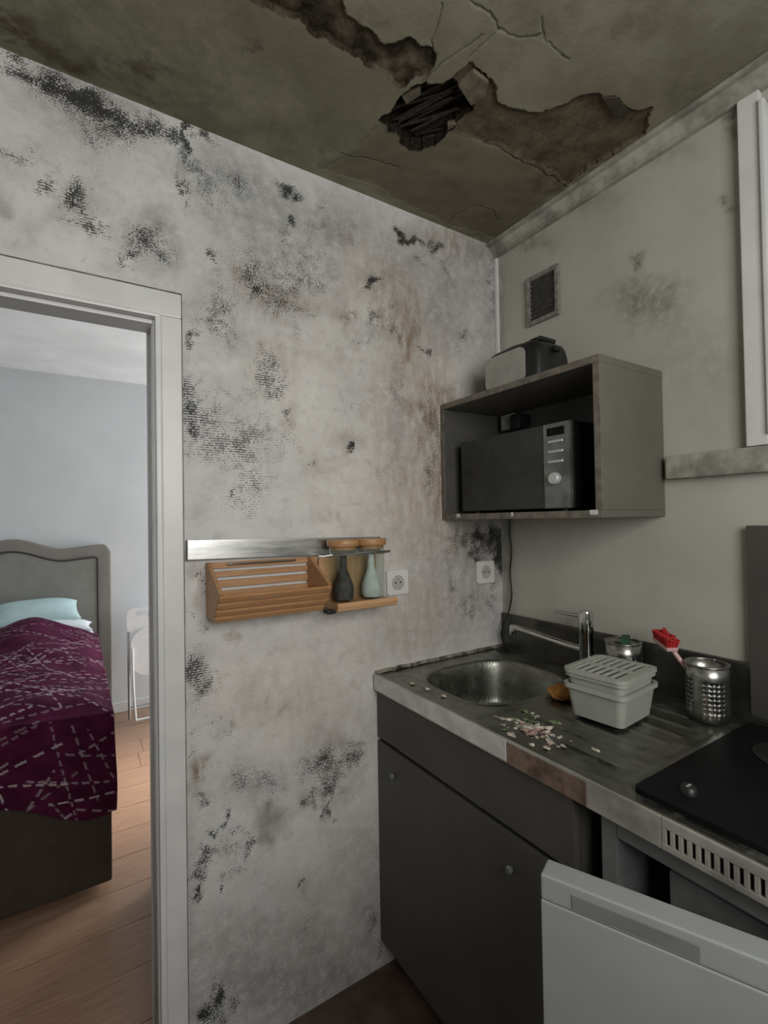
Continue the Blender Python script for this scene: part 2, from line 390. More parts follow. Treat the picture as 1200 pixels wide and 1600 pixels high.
MAT['flake'] = simple('hanging_plaster', (0.155, 0.128, 0.092), 0.9, var=0.35, scale=30, bump=0.5, bscale=60)
MAT['flakedark'] = simple('wet_plaster', (0.05, 0.038, 0.028), 0.9, var=0.35, scale=30, bump=0.5, bscale=60)
MAT['sealant'] = simple('mouldy_sealant', (0.20, 0.185, 0.15), 0.6, var=0.85, scale=45, bump=0.4, bscale=80)
MAT['headboard'] = simple('grey_upholstery', (0.245, 0.243, 0.218), 0.9, var=0.06, scale=10, bump=0.25, bscale=500)
MAT['headborder'] = simple('taupe_upholstery', (0.24, 0.222, 0.197), 0.9, var=0.06, scale=10, bump=0.25, bscale=500)
MAT['piping'] = simple('dark_piping', (0.05, 0.04, 0.04), 0.7)
MAT['bedbase'] = simple('brown_divan_fabric', (0.055, 0.040, 0.030), 0.9, var=0.12, scale=20, bump=0.2, bscale=400)
MAT['sheet'] = simple('white_sheet', (0.68, 0.72, 0.74), 0.85, var=0.04, bump=0.2, bscale=30)
MAT['pillow'] = simple('pale_teal_cotton', (0.46, 0.62, 0.63), 0.85, var=0.06, bump=0.2, bscale=40)
MAT['chairwhite'] = simple('white_chair_plastic', (0.80, 0.80, 0.79), 0.4, var=0.04)
MAT['chairmetal'] = simple('grey_chair_tube', (0.45, 0.45, 0.44), 0.35, 0.6, var=0.1)
n = NT('plum_blanket_with_white_stitching')
d_ = n.attr('dash'); f_ = n.noise(14, 5, 0.6)
c = n.mix(n.ramp(f_, 0.3, 0.7), (0.045, 0.004, 0.020), (0.085, 0.009, 0.040))
c = n.mix(d_, c, n.mix(n.noise(50, 2), (0.55, 0.42, 0.45), (0.75, 0.68, 0.70)))
n.bump(n.noise(260, 3), 0.4, 0.003)
MAT['blanket'] = n.out(c, 0.9, 0, 0.15)

# ------------------------------------------------------------------ measured marks (metres)
# left wall: (x, z, radius, radius, angle, strength)
STAINS_AND_SHADE = {
  "black": [
    (-1.426,2.351,0.047,0.024,4,0.9), (-1.369,2.346,0.05,0.034,7,1), (-1.315,2.335,0.053,0.041,16,1.05), (-1.251,2.322,0.051,0.038,17,0.95), (-1.185,2.334,0.048,0.036,20,0.9), (-1.136,2.339,0.037,0.025,43,0.9),
    (-1.1,2.343,0.053,0.014,88,1.1), (-1.327,2.322,0.08,0.051,3,0.55), (-1.277,2.277,0.074,0.035,4,0.55), (-1.224,2.276,0.06,0.021,26,0.45), (-1.051,2.364,0.033,0.011,4,0.9), (-1.458,2.173,0.015,0.01,67,0.7),
    (-1.427,2.168,0.027,0.018,51,0.5), (-1.381,2.123,0.018,0.01,79,0.8), (-1.37,2.08,0.017,0.012,51,0.6), (-1.326,2.112,0.04,0.026,74,0.75), (-1.331,2.078,0.019,0.013,64,0.6), (-1.182,2.073,0.044,0.031,39,0.55),
    (-1.226,2.055,0.022,0.011,84,0.6), (-1.135,2.028,0.03,0.019,78,0.55), (-1.322,1.982,0.012,0.007,12,0.75), (-1.24,1.976,0.014,0.01,31,0.7), (-1.215,2.006,0.018,0.011,29,0.6), (-1.035,2.053,0.016,0.011,73,0.9),
    (-1.103,2.203,0.03,0.006,89,0.8), (-1.08,2.274,0.048,0.027,78,0.55), (-1.052,2.238,0.055,0.036,67,0.5), (-1.017,2.191,0.046,0.03,37,0.4), (-0.963,2.282,0.035,0.03,23,0.6), (-0.822,2.303,0.038,0.017,11,0.95),
    (-0.783,2.289,0.028,0.009,13,0.9), (-0.729,2.292,0.012,0.008,44,0.8), (-0.815,2.226,0.022,0.016,62,0.85), (-0.74,2.238,0.044,0.025,27,0.45), (-0.786,2.112,0.139,0.065,11,0.42), (-0.825,2.046,0.119,0.052,18,0.5),
    (-0.935,2.039,0.036,0.025,54,0.65), (-0.873,1.989,0.077,0.031,-10,0.72), (-0.817,1.966,0.067,0.022,5,0.65), (-1.035,2.01,0.039,0.027,71,0.4), (-1.012,1.94,0.053,0.039,33,0.5), (-0.996,1.867,0.06,0.036,18,0.5),
    (-1.036,1.893,0.033,0.022,23,0.5), (-1.084,1.832,0.017,0.013,68,0.85), (-1.065,1.847,0.018,0.007,48,0.7), (-0.884,1.827,0.025,0.022,16,0.6), (-0.789,1.908,0.04,0.021,16,0.5), (-0.599,1.925,0.07,0.027,13,0.45),
    (-0.639,2.211,0.071,0.037,24,0.4), (-0.616,2.257,0.061,0.036,29,0.35), (-0.833,1.668,0.029,0.013,87,0.75), (-0.827,1.687,0.019,0.009,8,0.8), (-0.747,1.534,0.023,0.022,46,0.62), (-0.643,1.579,0.016,0.011,84,1.2),
    (-0.632,1.607,0.016,0.009,87,0.7), (-0.55,2.108,0.027,0.017,64,1.05), (-0.564,2.082,0.017,0.013,63,0.9), (-0.538,2.119,0.034,0.012,16,0.8), (-0.643,1.985,0.025,0.023,73,0.66), (-0.54,2.021,0.033,0.025,32,0.72),
    (-0.524,2.004,0.026,0.019,32,0.6), (-0.468,2.002,0.044,0.021,-81,0.62), (-0.342,1.934,0.033,0.013,9,0.9), (-0.434,2.284,0.028,0.019,35,1.1), (-0.372,2.288,0.068,0.015,8,1.05), (-0.279,2.296,0.031,0.02,32,0.9),
    (-0.235,2.218,0.028,0.019,72,0.65), (-0.263,2.255,0.062,0.041,31,0.4), (-0.157,2.013,0.026,0.018,23,0.7), (-0.182,1.981,0.059,0.018,5,0.5), (-0.02,2.178,0.145,0.02,88,0.4), (-0.373,2.225,0.034,0.016,21,0.6),
    (-0.032,2.343,0.097,0.026,87,0.4), (-0.33,1.759,0.066,0.048,79,0.55), (-0.3,1.653,0.088,0.05,86,0.6), (-0.319,1.522,0.087,0.038,88,0.55), (-0.373,1.626,0.085,0.032,88,0.45), (-0.274,1.81,0.057,0.03,11,0.5),
    (-0.41,1.729,0.042,0.026,84,0.4), (-0.214,1.292,0.073,0.036,-2,0.6), (-0.114,1.295,0.075,0.046,-2,0.85), (-0.051,1.292,0.065,0.056,-3,0.95), (-0.006,1.243,0.085,0.033,89,1.05), (-0.125,1.236,0.043,0.018,-3,0.8),
    (-0.259,1.238,0.055,0.029,89,0.45), (-0.247,1.128,0.066,0.023,89,0.45), (-0.056,1.087,0.105,0.026,89,0.5), (-0.176,1.054,0.068,0.059,-74,0.4), (-0.292,1.045,0.043,0.028,-87,0.35), (-0.537,1.534,0.043,0.036,11,0.5),
    (-0.512,1.596,0.041,0.033,79,0.45), (-0.451,1.249,0.013,0.01,-7,0.7), (-1.071,1.098,0.02,0.015,-79,0.6), (-1.078,1.027,0.035,0.017,-88,0.75), (-1.024,0.851,0.037,0.011,-20,0.62), (-1.005,0.834,0.017,0.012,-29,0.65),
    (-1.088,0.807,0.015,0.009,-81,0.6), (-1.077,0.689,0.021,0.014,-45,0.95), (-1.062,0.669,0.017,0.012,-71,0.8), (-0.943,0.697,0.082,0.022,-22,0.5), (-0.891,0.651,0.048,0.029,-27,0.5), (-1.049,0.74,0.033,0.015,-21,0.4),
    (-0.717,0.717,0.047,0.028,-23,0.6), (-0.738,0.667,0.081,0.045,-23,0.68), (-0.719,0.612,0.062,0.041,-31,0.8), (-0.733,0.593,0.036,0.026,-41,0.85), (-0.726,0.541,0.047,0.008,90,0.85), (-0.75,0.544,0.036,0.008,-90,0.7),
    (-0.666,0.656,0.057,0.035,-26,0.62), (-0.626,0.702,0.055,0.017,-16,0.5), (-0.785,0.586,0.02,0.014,-42,0.8), (-1.014,0.62,0.015,0.009,-64,1), (-1.046,0.594,0.024,0.008,-7,1), (-1.019,0.593,0.011,0.008,-51,0.9),
    (-1.059,0.543,0.028,0.022,-31,0.85), (-1.07,0.524,0.026,0.018,-53,0.7), (-0.978,0.567,0.035,0.014,-38,0.65), (-0.95,0.51,0.024,0.02,-47,0.85), (-0.971,0.485,0.02,0.014,-50,0.7), (-0.996,0.457,0.042,0.015,-11,0.62),
    (-1.019,0.528,0.051,0.032,-37,0.55), (-1.081,0.488,0.029,0.012,-86,0.7), (-1.092,0.438,0.016,0.014,89,1), (-1.02,0.428,0.009,0.006,-67,0.9), (-0.81,0.353,0.012,0.008,-58,0.8), (-1.031,0.172,0.035,0.022,-79,0.75),
    (-1.055,0.145,0.028,0.017,-54,0.75), (-1.008,0.127,0.034,0.014,-35,0.6), (-0.837,0.578,0.012,0.007,-26,0.6), (-1.109,0.797,0.188,0.004,89,0.45), (-1.116,0.379,0.154,0.004,89,0.45), (-0.582,0.151,0.054,0.022,-86,0.55),
    (-0.568,0.048,0.058,0.014,-89,0.6), (-1.076,1.131,0.019,0.006,-90,0.8), (-1.063,1.21,0.04,0.008,90,0.85), (-1.102,1.879,0.065,0.005,89,0.55),],
  "weave": [
    (-1.328,2.065,0.03,0.019,32,0.75), (-1.31,2.053,0.032,0.015,10,0.9), (-1.382,2.118,0.024,0.015,73,0.7), (-1.085,1.7,0.036,0.018,87,0.95), (-1.08,1.631,0.065,0.023,89,1), (-1.039,1.643,0.05,0.039,79,0.7),
    (-1.024,1.587,0.073,0.05,9,0.7), (-0.961,1.583,0.052,0.041,12,0.85), (-0.931,1.62,0.071,0.051,12,0.65), (-0.869,1.59,0.074,0.053,9,0.5), (-1.008,1.53,0.098,0.023,3,0.6), (-0.949,1.541,0.052,0.031,5,0.7),
    (-0.924,1.473,0.046,0.041,12,0.65), (-0.983,1.438,0.02,0.017,4,1), (-0.951,1.41,0.048,0.024,0,0.55), (-0.888,1.773,0.042,0.034,29,0.8), (-0.876,1.736,0.041,0.024,12,0.8), (-0.903,1.798,0.022,0.017,70,0.7),
    (-0.99,1.703,0.084,0.01,7,0.5), (-1.092,0.998,0.04,0.024,-85,1), (-1.07,0.954,0.036,0.03,-40,0.9), (-1.047,0.941,0.03,0.022,-26,0.5), (-0.603,1.708,0.091,0.027,7,0.35), (-0.459,1.806,0.083,0.035,87,0.4),],
  "grey": [  # patches near the floor: grime, strengthened to paint in the dim wall foot
    (-1.302,2.333,0.118,0.08,7,0.5), (-1.184,2.064,0.079,0.056,40,0.5), (-1.316,2.098,0.06,0.043,53,0.35), (-1.421,2.16,0.053,0.035,46,0.3), (-1.142,2.03,0.053,0.04,58,0.45), (-1.465,2.047,0.041,0.013,88,0.6),
    (-1.016,2.285,0.098,0.068,21,0.6), (-0.949,2.275,0.087,0.061,22,0.7), (-0.897,2.223,0.166,0.087,17,0.6), (-0.723,2.243,0.149,0.083,19,0.55), (-0.843,2.114,0.209,0.108,13,0.45), (-0.787,2.056,0.185,0.089,19,0.4),
    (-0.4,2.196,0.171,0.118,33,0.5), (-0.237,2.128,0.191,0.144,38,0.55), (-0.114,2.25,0.168,0.092,81,0.55), (-0.181,2.027,0.154,0.056,13,0.5), (-0.27,1.965,0.116,0.043,12,0.4), (-0.505,1.963,0.149,0.06,13,0.35),
    (-0.532,1.796,0.13,0.111,51,0.25), (-0.461,1.723,0.166,0.035,88,0.5), (-1.02,1.93,0.111,0.088,52,0.35), (-0.988,1.869,0.086,0.049,17,0.35), (-1.039,1.627,0.103,0.092,56,0.25), (-0.259,1.217,0.143,0.131,-15,0.35),
    (-0.109,1.253,0.157,0.115,-4,0.6), (-0.146,1.051,0.185,0.112,-9,0.4), (-0.32,1.006,0.193,0.064,-8,0.25), (-0.934,0.69,0.127,0.048,-19,0.35), (-0.719,0.625,0.114,0.083,-40,0.3), (-1.051,0.54,0.095,0.066,-52,0.15),
    (-0.905,0.553,0.048,0.024,-84,0.7), (-0.587,0.143,0.118,0.057,-83,0.6), (-0.695,0.166,0.125,0.076,-45,0.3), (-0.941,0.148,0.234,0.072,-31,0.5), (-1.055,0.161,0.095,0.051,-44,0.6), (-0.798,0.003,0.265,0.076,-32,0.5),
    (-0.634,0.024,0.148,0.049,-31,0.5), (-0.905,0.281,0.158,0.06,-29,0.25), (-0.865,0.573,0.035,0.018,-84,0.3), (-1.077,0.995,0.064,0.038,-85,0.3), (-1.277,2.247,0.078,0.06,27,0.25), (-0.958,1.566,0.106,0.099,46,0.18),
    (-0.818,1.216,0.573,0.014,-4,0.1), (-0.035,2.222,0.218,0.072,86,0.6), (-0.028,1.865,0.144,0.059,86,0.5), (-0.869,0.23,0.303,0.077,-27,0.45), (-0.835,0.092,0.318,0.091,-30,0.7), (-1.038,0.263,0.114,0.066,-44,0.45),
    (-0.563,0.219,0.174,0.046,-89,0.5), (-0.627,0.379,0.122,0.082,-70,0.3), (-1.098,0.417,0.187,0.021,90,0.4), (-0.793,0.318,0.211,0.065,-26,0.25),],
  "brown": [
    (-0.935,2.036,0.051,0.034,55,0.7), (-0.864,1.986,0.094,0.039,-10,0.85), (-0.768,1.986,0.083,0.036,16,0.4), (-0.875,1.82,0.079,0.066,43,0.35), (-0.628,2.224,0.097,0.063,32,0.4), (-0.526,2.142,0.1,0.049,20,0.55),
    (-0.467,2.033,0.1,0.047,-81,0.6), (-0.643,1.985,0.035,0.028,50,0.6), (-0.405,1.972,0.118,0.046,86,0.95), (-0.445,1.891,0.085,0.055,81,0.4), (-0.297,2.004,0.088,0.063,25,0.3), (-0.233,2.332,0.111,0.043,5,0.7),
    (-0.127,2.351,0.094,0.032,12,0.6), (-0.398,2.304,0.083,0.028,19,0.5), (-0.317,1.717,0.131,0.082,84,0.95), (-0.28,1.523,0.153,0.067,88,1), (-0.39,1.477,0.127,0.104,83,0.45), (-0.512,1.636,0.061,0.05,17,0.35),
    (-0.569,1.711,0.033,0.027,23,0.25), (-0.831,1.668,0.033,0.017,87,0.5), (-0.745,1.534,0.029,0.026,19,0.4), (-0.696,1.372,0.042,0.017,-1,0.35), (-0.627,1.608,0.036,0.031,73,0.5), (-0.258,1.282,0.171,0.066,-3,0.55),
    (-0.367,1.329,0.133,0.106,-2,0.35), (-0.318,1.113,0.129,0.109,-80,0.35), (-0.143,1.164,0.094,0.089,-39,0.45), (-1.078,0.737,0.032,0.018,-83,0.95), (-1.077,0.696,0.025,0.019,-53,0.5), (-0.904,0.561,0.052,0.028,-83,0.45),
    (-0.861,0.854,0.02,0.016,-42,0.55), (-0.789,0.587,0.025,0.016,-32,0.6), (-0.707,0.714,0.086,0.036,-18,0.5), (-0.62,0.777,0.114,0.056,-17,0.25), (-0.804,0.873,0.138,0.07,-16,0.2), (-0.997,1.077,0.014,0.012,-49,0.6),
    (-0.64,0.877,0.021,0.016,-31,0.5), (-0.84,1.031,0.076,0.035,-11,0.15), (-0.426,0.999,0.154,0.082,-11,0.3), (-0.812,0.352,0.016,0.01,-66,0.6), (-1.17,2.085,0.049,0.035,43,0.35), (-1.315,2.335,0.092,0.049,0,0.35),
    (-1.328,2.109,0.048,0.033,64,0.3), (-0.869,1.608,0.026,0.014,7,0.25), (-0.523,1.073,0.191,0.02,-7,0.15), (-0.236,2.195,0.069,0.04,80,0.3), (-1.07,1.227,0.064,0.015,90,0.5), (-0.876,1.089,0.11,0.017,-8,0.2),
    (-0.814,0.187,0.256,0.093,-30,0.2), (-0.917,2.04,0.121,0.092,48,0.25), (-0.03,1.818,0.144,0.053,87,0.3),],
  "pink": [
    (-0.503,2.087,0.204,0.118,21,0.5), (-0.6,1.866,0.254,0.135,14,0.35), (-0.382,1.817,0.204,0.173,54,0.6), (-0.417,1.435,0.231,0.188,4,0.7), (-0.608,1.472,0.202,0.117,3,0.35), (-0.842,0.881,0.211,0.119,-17,0.6),
    (-0.616,0.988,0.203,0.114,-12,0.4), (-0.965,0.975,0.123,0.096,-28,0.3), (-0.399,1.058,0.183,0.124,-12,0.6), (-0.669,0.451,0.229,0.125,-82,0.3), (-0.848,1.752,0.119,0.101,39,0.25), (-0.733,1.619,0.145,0.111,13,0.3),],
}
CEILING_AREAS = {
  "strip": [(-1.117,-0.376), (-1.031,-0.371), (-0.971,-0.384), (-0.898,-0.379), (-0.804,-0.376), (-0.735,-0.372), (-0.692,-0.366), (-0.678,-0.394), (-0.666,-0.414), (-0.651,-0.435), (-0.657,-0.466), (-0.692,-0.479), (-0.733,-0.481), (-0.77,-0.44), (-0.813,-0.432), (-0.852,-0.439), (-0.886,-0.46), (-0.916,-0.501)],
  "hole": [(-0.671,-0.266), (-0.672,-0.31), (-0.675,-0.35), (-0.657,-0.377), (-0.636,-0.406), (-0.599,-0.436), (-0.551,-0.422), (-0.51,-0.416), (-0.494,-0.381), (-0.506,-0.326), (-0.497,-0.289), (-0.522,-0.237), (-0.553,-0.218), (-0.61,-0.246)],
  "expose": [(-0.599,-0.436), (-0.58,-0.491), (-0.551,-0.496), (-0.505,-0.49), (-0.465,-0.458), (-0.418,-0.465), (-0.359,-0.471), (-0.319,-0.517), (-0.301,-0.563), (-0.267,-0.6), (-0.228,-0.62), (-0.154,-0.618), (-0.119,-0.644), (-0.057,-0.6), (-0.059,-0.521), (-0.07,-0.407), (-0.062,-0.355), (-0.168,-0.36), (-0.303,-0.359), (-0.422,-0.345), (-0.495,-0.326), (-0.506,-0.411)],
  "lower": [(-0.691,-0.123), (-0.669,-0.263), (-0.553,-0.218), (-0.502,-0.321), (-0.422,-0.345), (-0.303,-0.359), (-0.062,-0.355), (-0.02,-0.038), (-0.247,-0.018), (-0.523,-0.041), (-0.736,-0.033)],
  "flakeA": [(-0.574,-0.444), (-0.569,-0.494), (-0.516,-0.493), (-0.496,-0.456), (-0.51,-0.416)],
  "flakeB": [(-0.257,-0.602), (-0.224,-0.623), (-0.121,-0.639), (-0.071,-0.604), (-0.094,-0.578), (-0.175,-0.587)],
}
CEILING_CRACKS = [
  [(-0.647,-0.407), (-0.64,-0.463), (-0.613,-0.527), (-0.61,-0.557)],
  [(-0.593,-0.506), (-0.593,-0.54), (-0.587,-0.585)],
  [(-0.587,-0.585), (-0.538,-0.597), (-0.5,-0.62)],
  [(-0.529,-0.645), (-0.489,-0.62), (-0.447,-0.617), (-0.405,-0.615)],
  [(-0.242,-0.013), (-0.252,-0.077), (-0.226,-0.138), (-0.164,-0.149), (-0.104,-0.113)],
  [(-0.716,-0.113), (-0.641,-0.125), (-0.544,-0.149)],
  [(-0.638,-0.409), (-0.655,-0.454), (-0.664,-0.479)],
  [(-0.422,-0.345), (-0.294,-0.351), (-0.16,-0.353), (-0.057,-0.351)],
  [(-0.718,-0.557), (-0.694,-0.497), (-0.667,-0.446)],
  [(-0.587,-0.585), (-0.628,-0.599), (-0.677,-0.596)],
]
CEILING_STAINS = [(-1.438,-0.054,0.071,0.031,135,1), (-1.327,-0.044,0.085,0.026,144,1), (-1.205,-0.089,0.074,0.031,142,1), (-1.349,-0.093,0.09,0.047,128,0.4), (-1.238,-0.178,0.086,0.048,131,0.35), (-1.089,-0.254,0.084,0.052,134,0.3), (-1.023,-0.279,0.018,0.013,90,0.8), (-0.927,-0.191,0.092,0.052,142,0.2), (-1.17,-0.022,0.048,0.024,138,0.6), (-1.081,-0.011,0.081,0.02,147,0.4), (-0.333,-0.121,0.132,0.113,11,0.4), (-0.147,-0.269,0.132,0.09,21,0.4), (-0.133,-0.087,0.093,0.069,169,0.6), (-0.119,-0.32,0.062,0.038,162,0.8), (-0.846,-0.449,0.039,0.025,146,0.5), (-0.518,-0.2,0.109,0.049,149,0.4), (-0.043,-0.733,0.104,0.049,162,0.4), (-0.071,-0.5,0.095,0.046,158,0.6), (-0.332,-0.752,0.061,0.034,169,0.3), (-0.535,-0.641,0.08,0.037,153,0.25), (-0.554,-0.089,0.153,0.054,148,0.35), (-0.934,-0.065,0.249,0.046,148,0.35), (-0.754,-0.071,0.196,0.052,148,0.4), (-1.109,-0.157,0.204,0.091,142,0.35), (-1.057,-0.112,0.097,0.065,128,0.4), (-1.327,-0.153,0.156,0.049,144,0.4)]
RIGHT_WALL_STAINS = [(-0.55,1.967,0.089,0.049,-148,0.7), (-0.61,1.977,0.045,0.019,-152,0.6), (-0.536,2.09,0.017,0.011,-135,1.2), (-0.746,2.126,0.016,0.009,72,1.1), (-0.56,2.034,0.039,0.016,-151,0.35), (-0.625,1.886,0.071,0.046,75,0.3), (-0.081,2.384,0.101,0.029,-150,0.9), (-0.299,2.399,0.166,0.029,-149,0.5), (-0.551,2.389,0.129,0.021,-145,0.5), (-0.714,2.387,0.09,0.018,-141,0.5), (-0.028,2.148,0.189,0.019,91,0.5), (-0.782,2.322,0.047,0.015,86,0.8), (-0.677,1.482,0.038,0.019,-173,0.5), (-0.699,1.762,0.105,0.081,60,0.2), (-0.167,2.318,0.092,0.02,-152,0.6), (-0.023,1.155,0.188,0.019,91,0.35)]

# ================================================================== the setting
CEIL = 2.385
# ---- left wall: mouldy wallpaper, with the doorway
xs = np.concatenate([np.array([-2.4, -2.2, -1.93]), np.arange(-1.90, -1.181, 0.0075), np.array([-1.175]), np.arange(-1.17, 0.0001, 0.0075)])
xs[-1] = 0.0
zs = np.concatenate([np.arange(0.0, 1.8599, 0.0075), np.array([1.862]), np.arange(1.867, CEIL, 0.0075), np.array([CEIL])])
door = lambda u, v: (u > -1.93) & (u < -1.175) & (v < 1.862)
me = grid_mesh('wall_left', xs, zs, lambda u, v: (u, 0*u, v), door,
    {k: (lambda u, v, L=L, s=i: np.clip(blotches(u, v, L, 0.010 if k != 'pink' else 0.02, 11+s*7), 0, 1.2)) for i, (k, L) in enumerate(STAINS_AND_SHADE.items())},
    [(-1.175, 0.0, 0.004, 0.065, 0, 2.42), (-2.4, -1.93, 0.004, 0.065, 0, 2.42), (-1.93, -1.175, 0.004, 0.065, 1.862, 2.42)])
wall_left = struct(new_obj('wall_left', me, MAT['wallpaper']))
# ---- right wall with the high window opening
ys = np.concatenate([np.array([-2.0, -1.9, -1.80]), np.arange(-1.70, -0.84, 0.02), np.array([-0.835]), np.arange(-0.82, 0.001, 0.01)]); ys[-1] = 0
zs = np.concatenate([np.arange(0, 1.53, 0.0153), np.array([1.545]), np.arange(1.56, 2.30, 0.01), np.array([2.31, 2.33, 2.36, CEIL])])
wopen = lambda u, v: (u > -1.80) & (u < -0.835) & (v > 1.545) & (v < 2.31)
me = grid_mesh('wall_right', ys, zs, lambda u, v: (0*u, u, v), wopen,
    {'stain': lambda u, v: np.clip(blotches(u, v, RIGHT_WALL_STAINS, 0.02, 41), 0, 1)},
    [(0.004, 0.2, -0.835, 0.0, 0, CEIL), (0.004, 0.2, -2.0, -1.80, 0, CEIL), (0.004, 0.2, -1.80, -0.835, 0, 1.545), (0.004, 0.2, -1.80, -0.835, 2.31, CEIL)])
wall_right = struct(new_obj('wall_right', me, MAT['rightwall']))
# ---- near wall (behind the viewer) with its window opening, far-left wall
bm = bmesh.new()
for b in ((-2.4, -1.6), (-0.5, 0.2)): add_box(bm, b[0], b[1], -2.2, -2.0, 0, CEIL)
add_box(bm, -1.6, -0.5, -2.2, -2.0, 0, 1.27); add_box(bm, -1.6, -0.5, -2.2, -2.0, 2.17, CEIL)
struct(finish(bm, 'wall_near', MAT['plainwall']))
struct(box('wall_far_left', -2.6, -2.4, -2.2, 0.065, 0, CEIL, MAT['plainwall'], bevel=0))
struct(box('floor', -2.4, 0.0, -2.0, 0.03, -0.1, 0.0, MAT['vinyl'], bevel=0))

# ---- ceiling with fallen plaster
xs = np.concatenate([np.array([-2.4, -2.1, -1.8]), np.arange(-1.6, -1.2, 0.02), np.arange(-1.2, 0.0001, 0.0026)]); xs[-1] = 0
ys = np.concatenate([np.array([-2.0, -1.7, -1.3]), np.arange(-1.1, -0.72, 0.02), np.arange(-0.72, 0.0001, 0.0026)]); ys[-1] = 0
def cwarp(u, v, s=0.010):
    return (u + (vnoise(u, v, 30, 61)-.5)*2*s + (vnoise(u, v, 90, 62)-.5)*s*0.9, v + (vnoise(u, v, 30, 63)-.5)*2*s + (vnoise(u, v, 90, 64)-.5)*s*0.9)
def cz(u, v):
    wu, wv = cwarp(u, v)
    z = CEIL + (vnoise(u, v, 6, 65)-.5)*0.004
    A = {k: inside(wu, wv, p) for k, p in CEILING_AREAS.items()}
    z = z + np.where(A['lower'], 0.002 + (vnoise(u, v, 25, 66)-.5)*0.003, 0)
    z = np.where(A['strip'], CEIL + 0.008 + (vnoise(u, v, 45, 67)-.5)*0.009, z)
    z = np.where(A['expose'], CEIL + 0.009 + (vnoise(u, v, 18, 68)-.5)*0.007, z)
    z = np.where(A['hole'], CEIL + 0.055 + (vnoise(u, v, 40, 69)-.5)*0.014, z)
    for line in CEILING_CRACKS:
        d = seg_dist(*cwarp(u, v, 0.006), line)
        z = z + 0.0025*(1-sstep(0.0006, 0.0030, d))
    edge = (u < -2.39) | (u > -0.004) | (v < -1.99) | (v > -0.004)
    return np.where(edge, CEIL, z)
def carea(*ks):
    def fn(u, v):
        wu, wv = cwarp(u, v); m = np.max([inside(wu, wv, CEILING_AREAS[k]) for k in ks], 0).astype(float)
        if ks[0] == 'lower':                       # damp tone fades out softly
            for _ in range(14): m = (m + np.roll(m, 2, 0) + np.roll(m, -2, 0) + np.roll(m, 2, 1) + np.roll(m, -2, 1))/5
            return m
        for ax in (0, 1):                          # broken edges show the inner layer's colour
            m = np.maximum(m, np.maximum(np.roll(m, 1, ax), np.roll(m, -1, ax)))
        return m
    return fn
def ccrack(u, v):
    out = np.zeros_like(u)
    for line in CEILING_CRACKS: out = np.maximum(out, 1-sstep(0.0005, 0.0030, seg_dist(*cwarp(u, v, 0.006), line)))
    return out*np.clip(vnoise(u, v, 20, 71)*1.5-0.3, 0.05, 0.75)
me = grid_mesh('ceiling', xs, ys, lambda u, v: (u, v, cz(u, v)), None,
    {'exposed': carea('strip', 'expose'), 'hole': lambda u, v: np.maximum(carea('hole')(u, v), carea('strip')(u, v)*np.clip(vnoise(u, v, 26, 77)*1.6-0.25, 0.1, 0.85)), 'lower': carea('lower'), 'crack': ccrack,
     'stain': lambda u, v: np.clip(blotches(u, v, CEILING_STAINS, 0.03, 51), 0, 1)}, [(-2.4, 0.0, -2.0, 0.0, 2.47, 2.5)])
ceiling = struct(new_obj('ceiling', me, MAT['ceiling']))
# laths showing in the hole, and loose flakes of plaster: parts of the ceiling
lx0, ly0 = -0.585, -0.33
ang = math.atan2(-0.16, 0.10)
for k in range(30):
    off = (k-14.5)*0.0070 + random.uniform(-0.003, 0.003); L = 0.215 - abs(k-14.5)*0.008 + random.uniform(-0.06, 0.01)
    M = Matrix.Translation((lx0 - off*math.sin(ang) + random.uniform(-.012, .012), ly0 + off*math.cos(ang) + random.uniform(-.012, .012), 2.418 + random.uniform(-0.012, 0.010))) @ Matrix.Rotation(ang + random.uniform(-0.16, 0.16), 4, 'Z') @ Matrix.Rotation(random.uniform(-0.09, 0.09), 4, 'Y')
    w = random.uniform(0.0015, 0.0034)
    box('lath', -L/2, L/2, -w, w, -0.002, 0.002, MAT['lath'], ceiling, 0.0008, 1, M)
def flake(pts, z0, m):
    prism('plaster_flake', [(x, y, z0) for x, y in pts], (0, 0, 0.012), MAT[m], ceiling, 0.0015)
flake([(-0.574, -0.444), (-0.569, -0.49), (-0.52, -0.488), (-0.50, -0.456), (-0.512, -0.42)], 2.380, 'flake')
flake([(-0.257, -0.602), (-0.224, -0.62), (-0.15, -0.612), (-0.175, -0.585)], 2.382, 'flakedark')
flake([(-0.665, -0.345), (-0.645, -0.39), (-0.632, -0.375), (-0.645, -0.335)], 2.386, 'flake')
flake([(-0.515, -0.335), (-0.50, -0.352), (-0.487, -0.335), (-0.50, -0.318)], 2.390, 'flake')

# ---- cornice on the right wall and the bead in the corner
prof = [(0, 2.384), (-0.048, 2.384), (-0.048, 2.372), (-0.034, 2.372), (-0.026, 2.362), (-0.014, 2.352), (-0.014, 2.338), (0, 2.338)]
t = prism('trim_1', [(x-0.001, -0.002, z) for x, z in prof], (0, -1.996, 0), MAT['dirtytrim']); struct(t)
t = box('trim_2', -0.014, -0.001, -0.016, -0.001, 1.765, 2.336, MAT['trim'], bevel=0.004); struct(t)

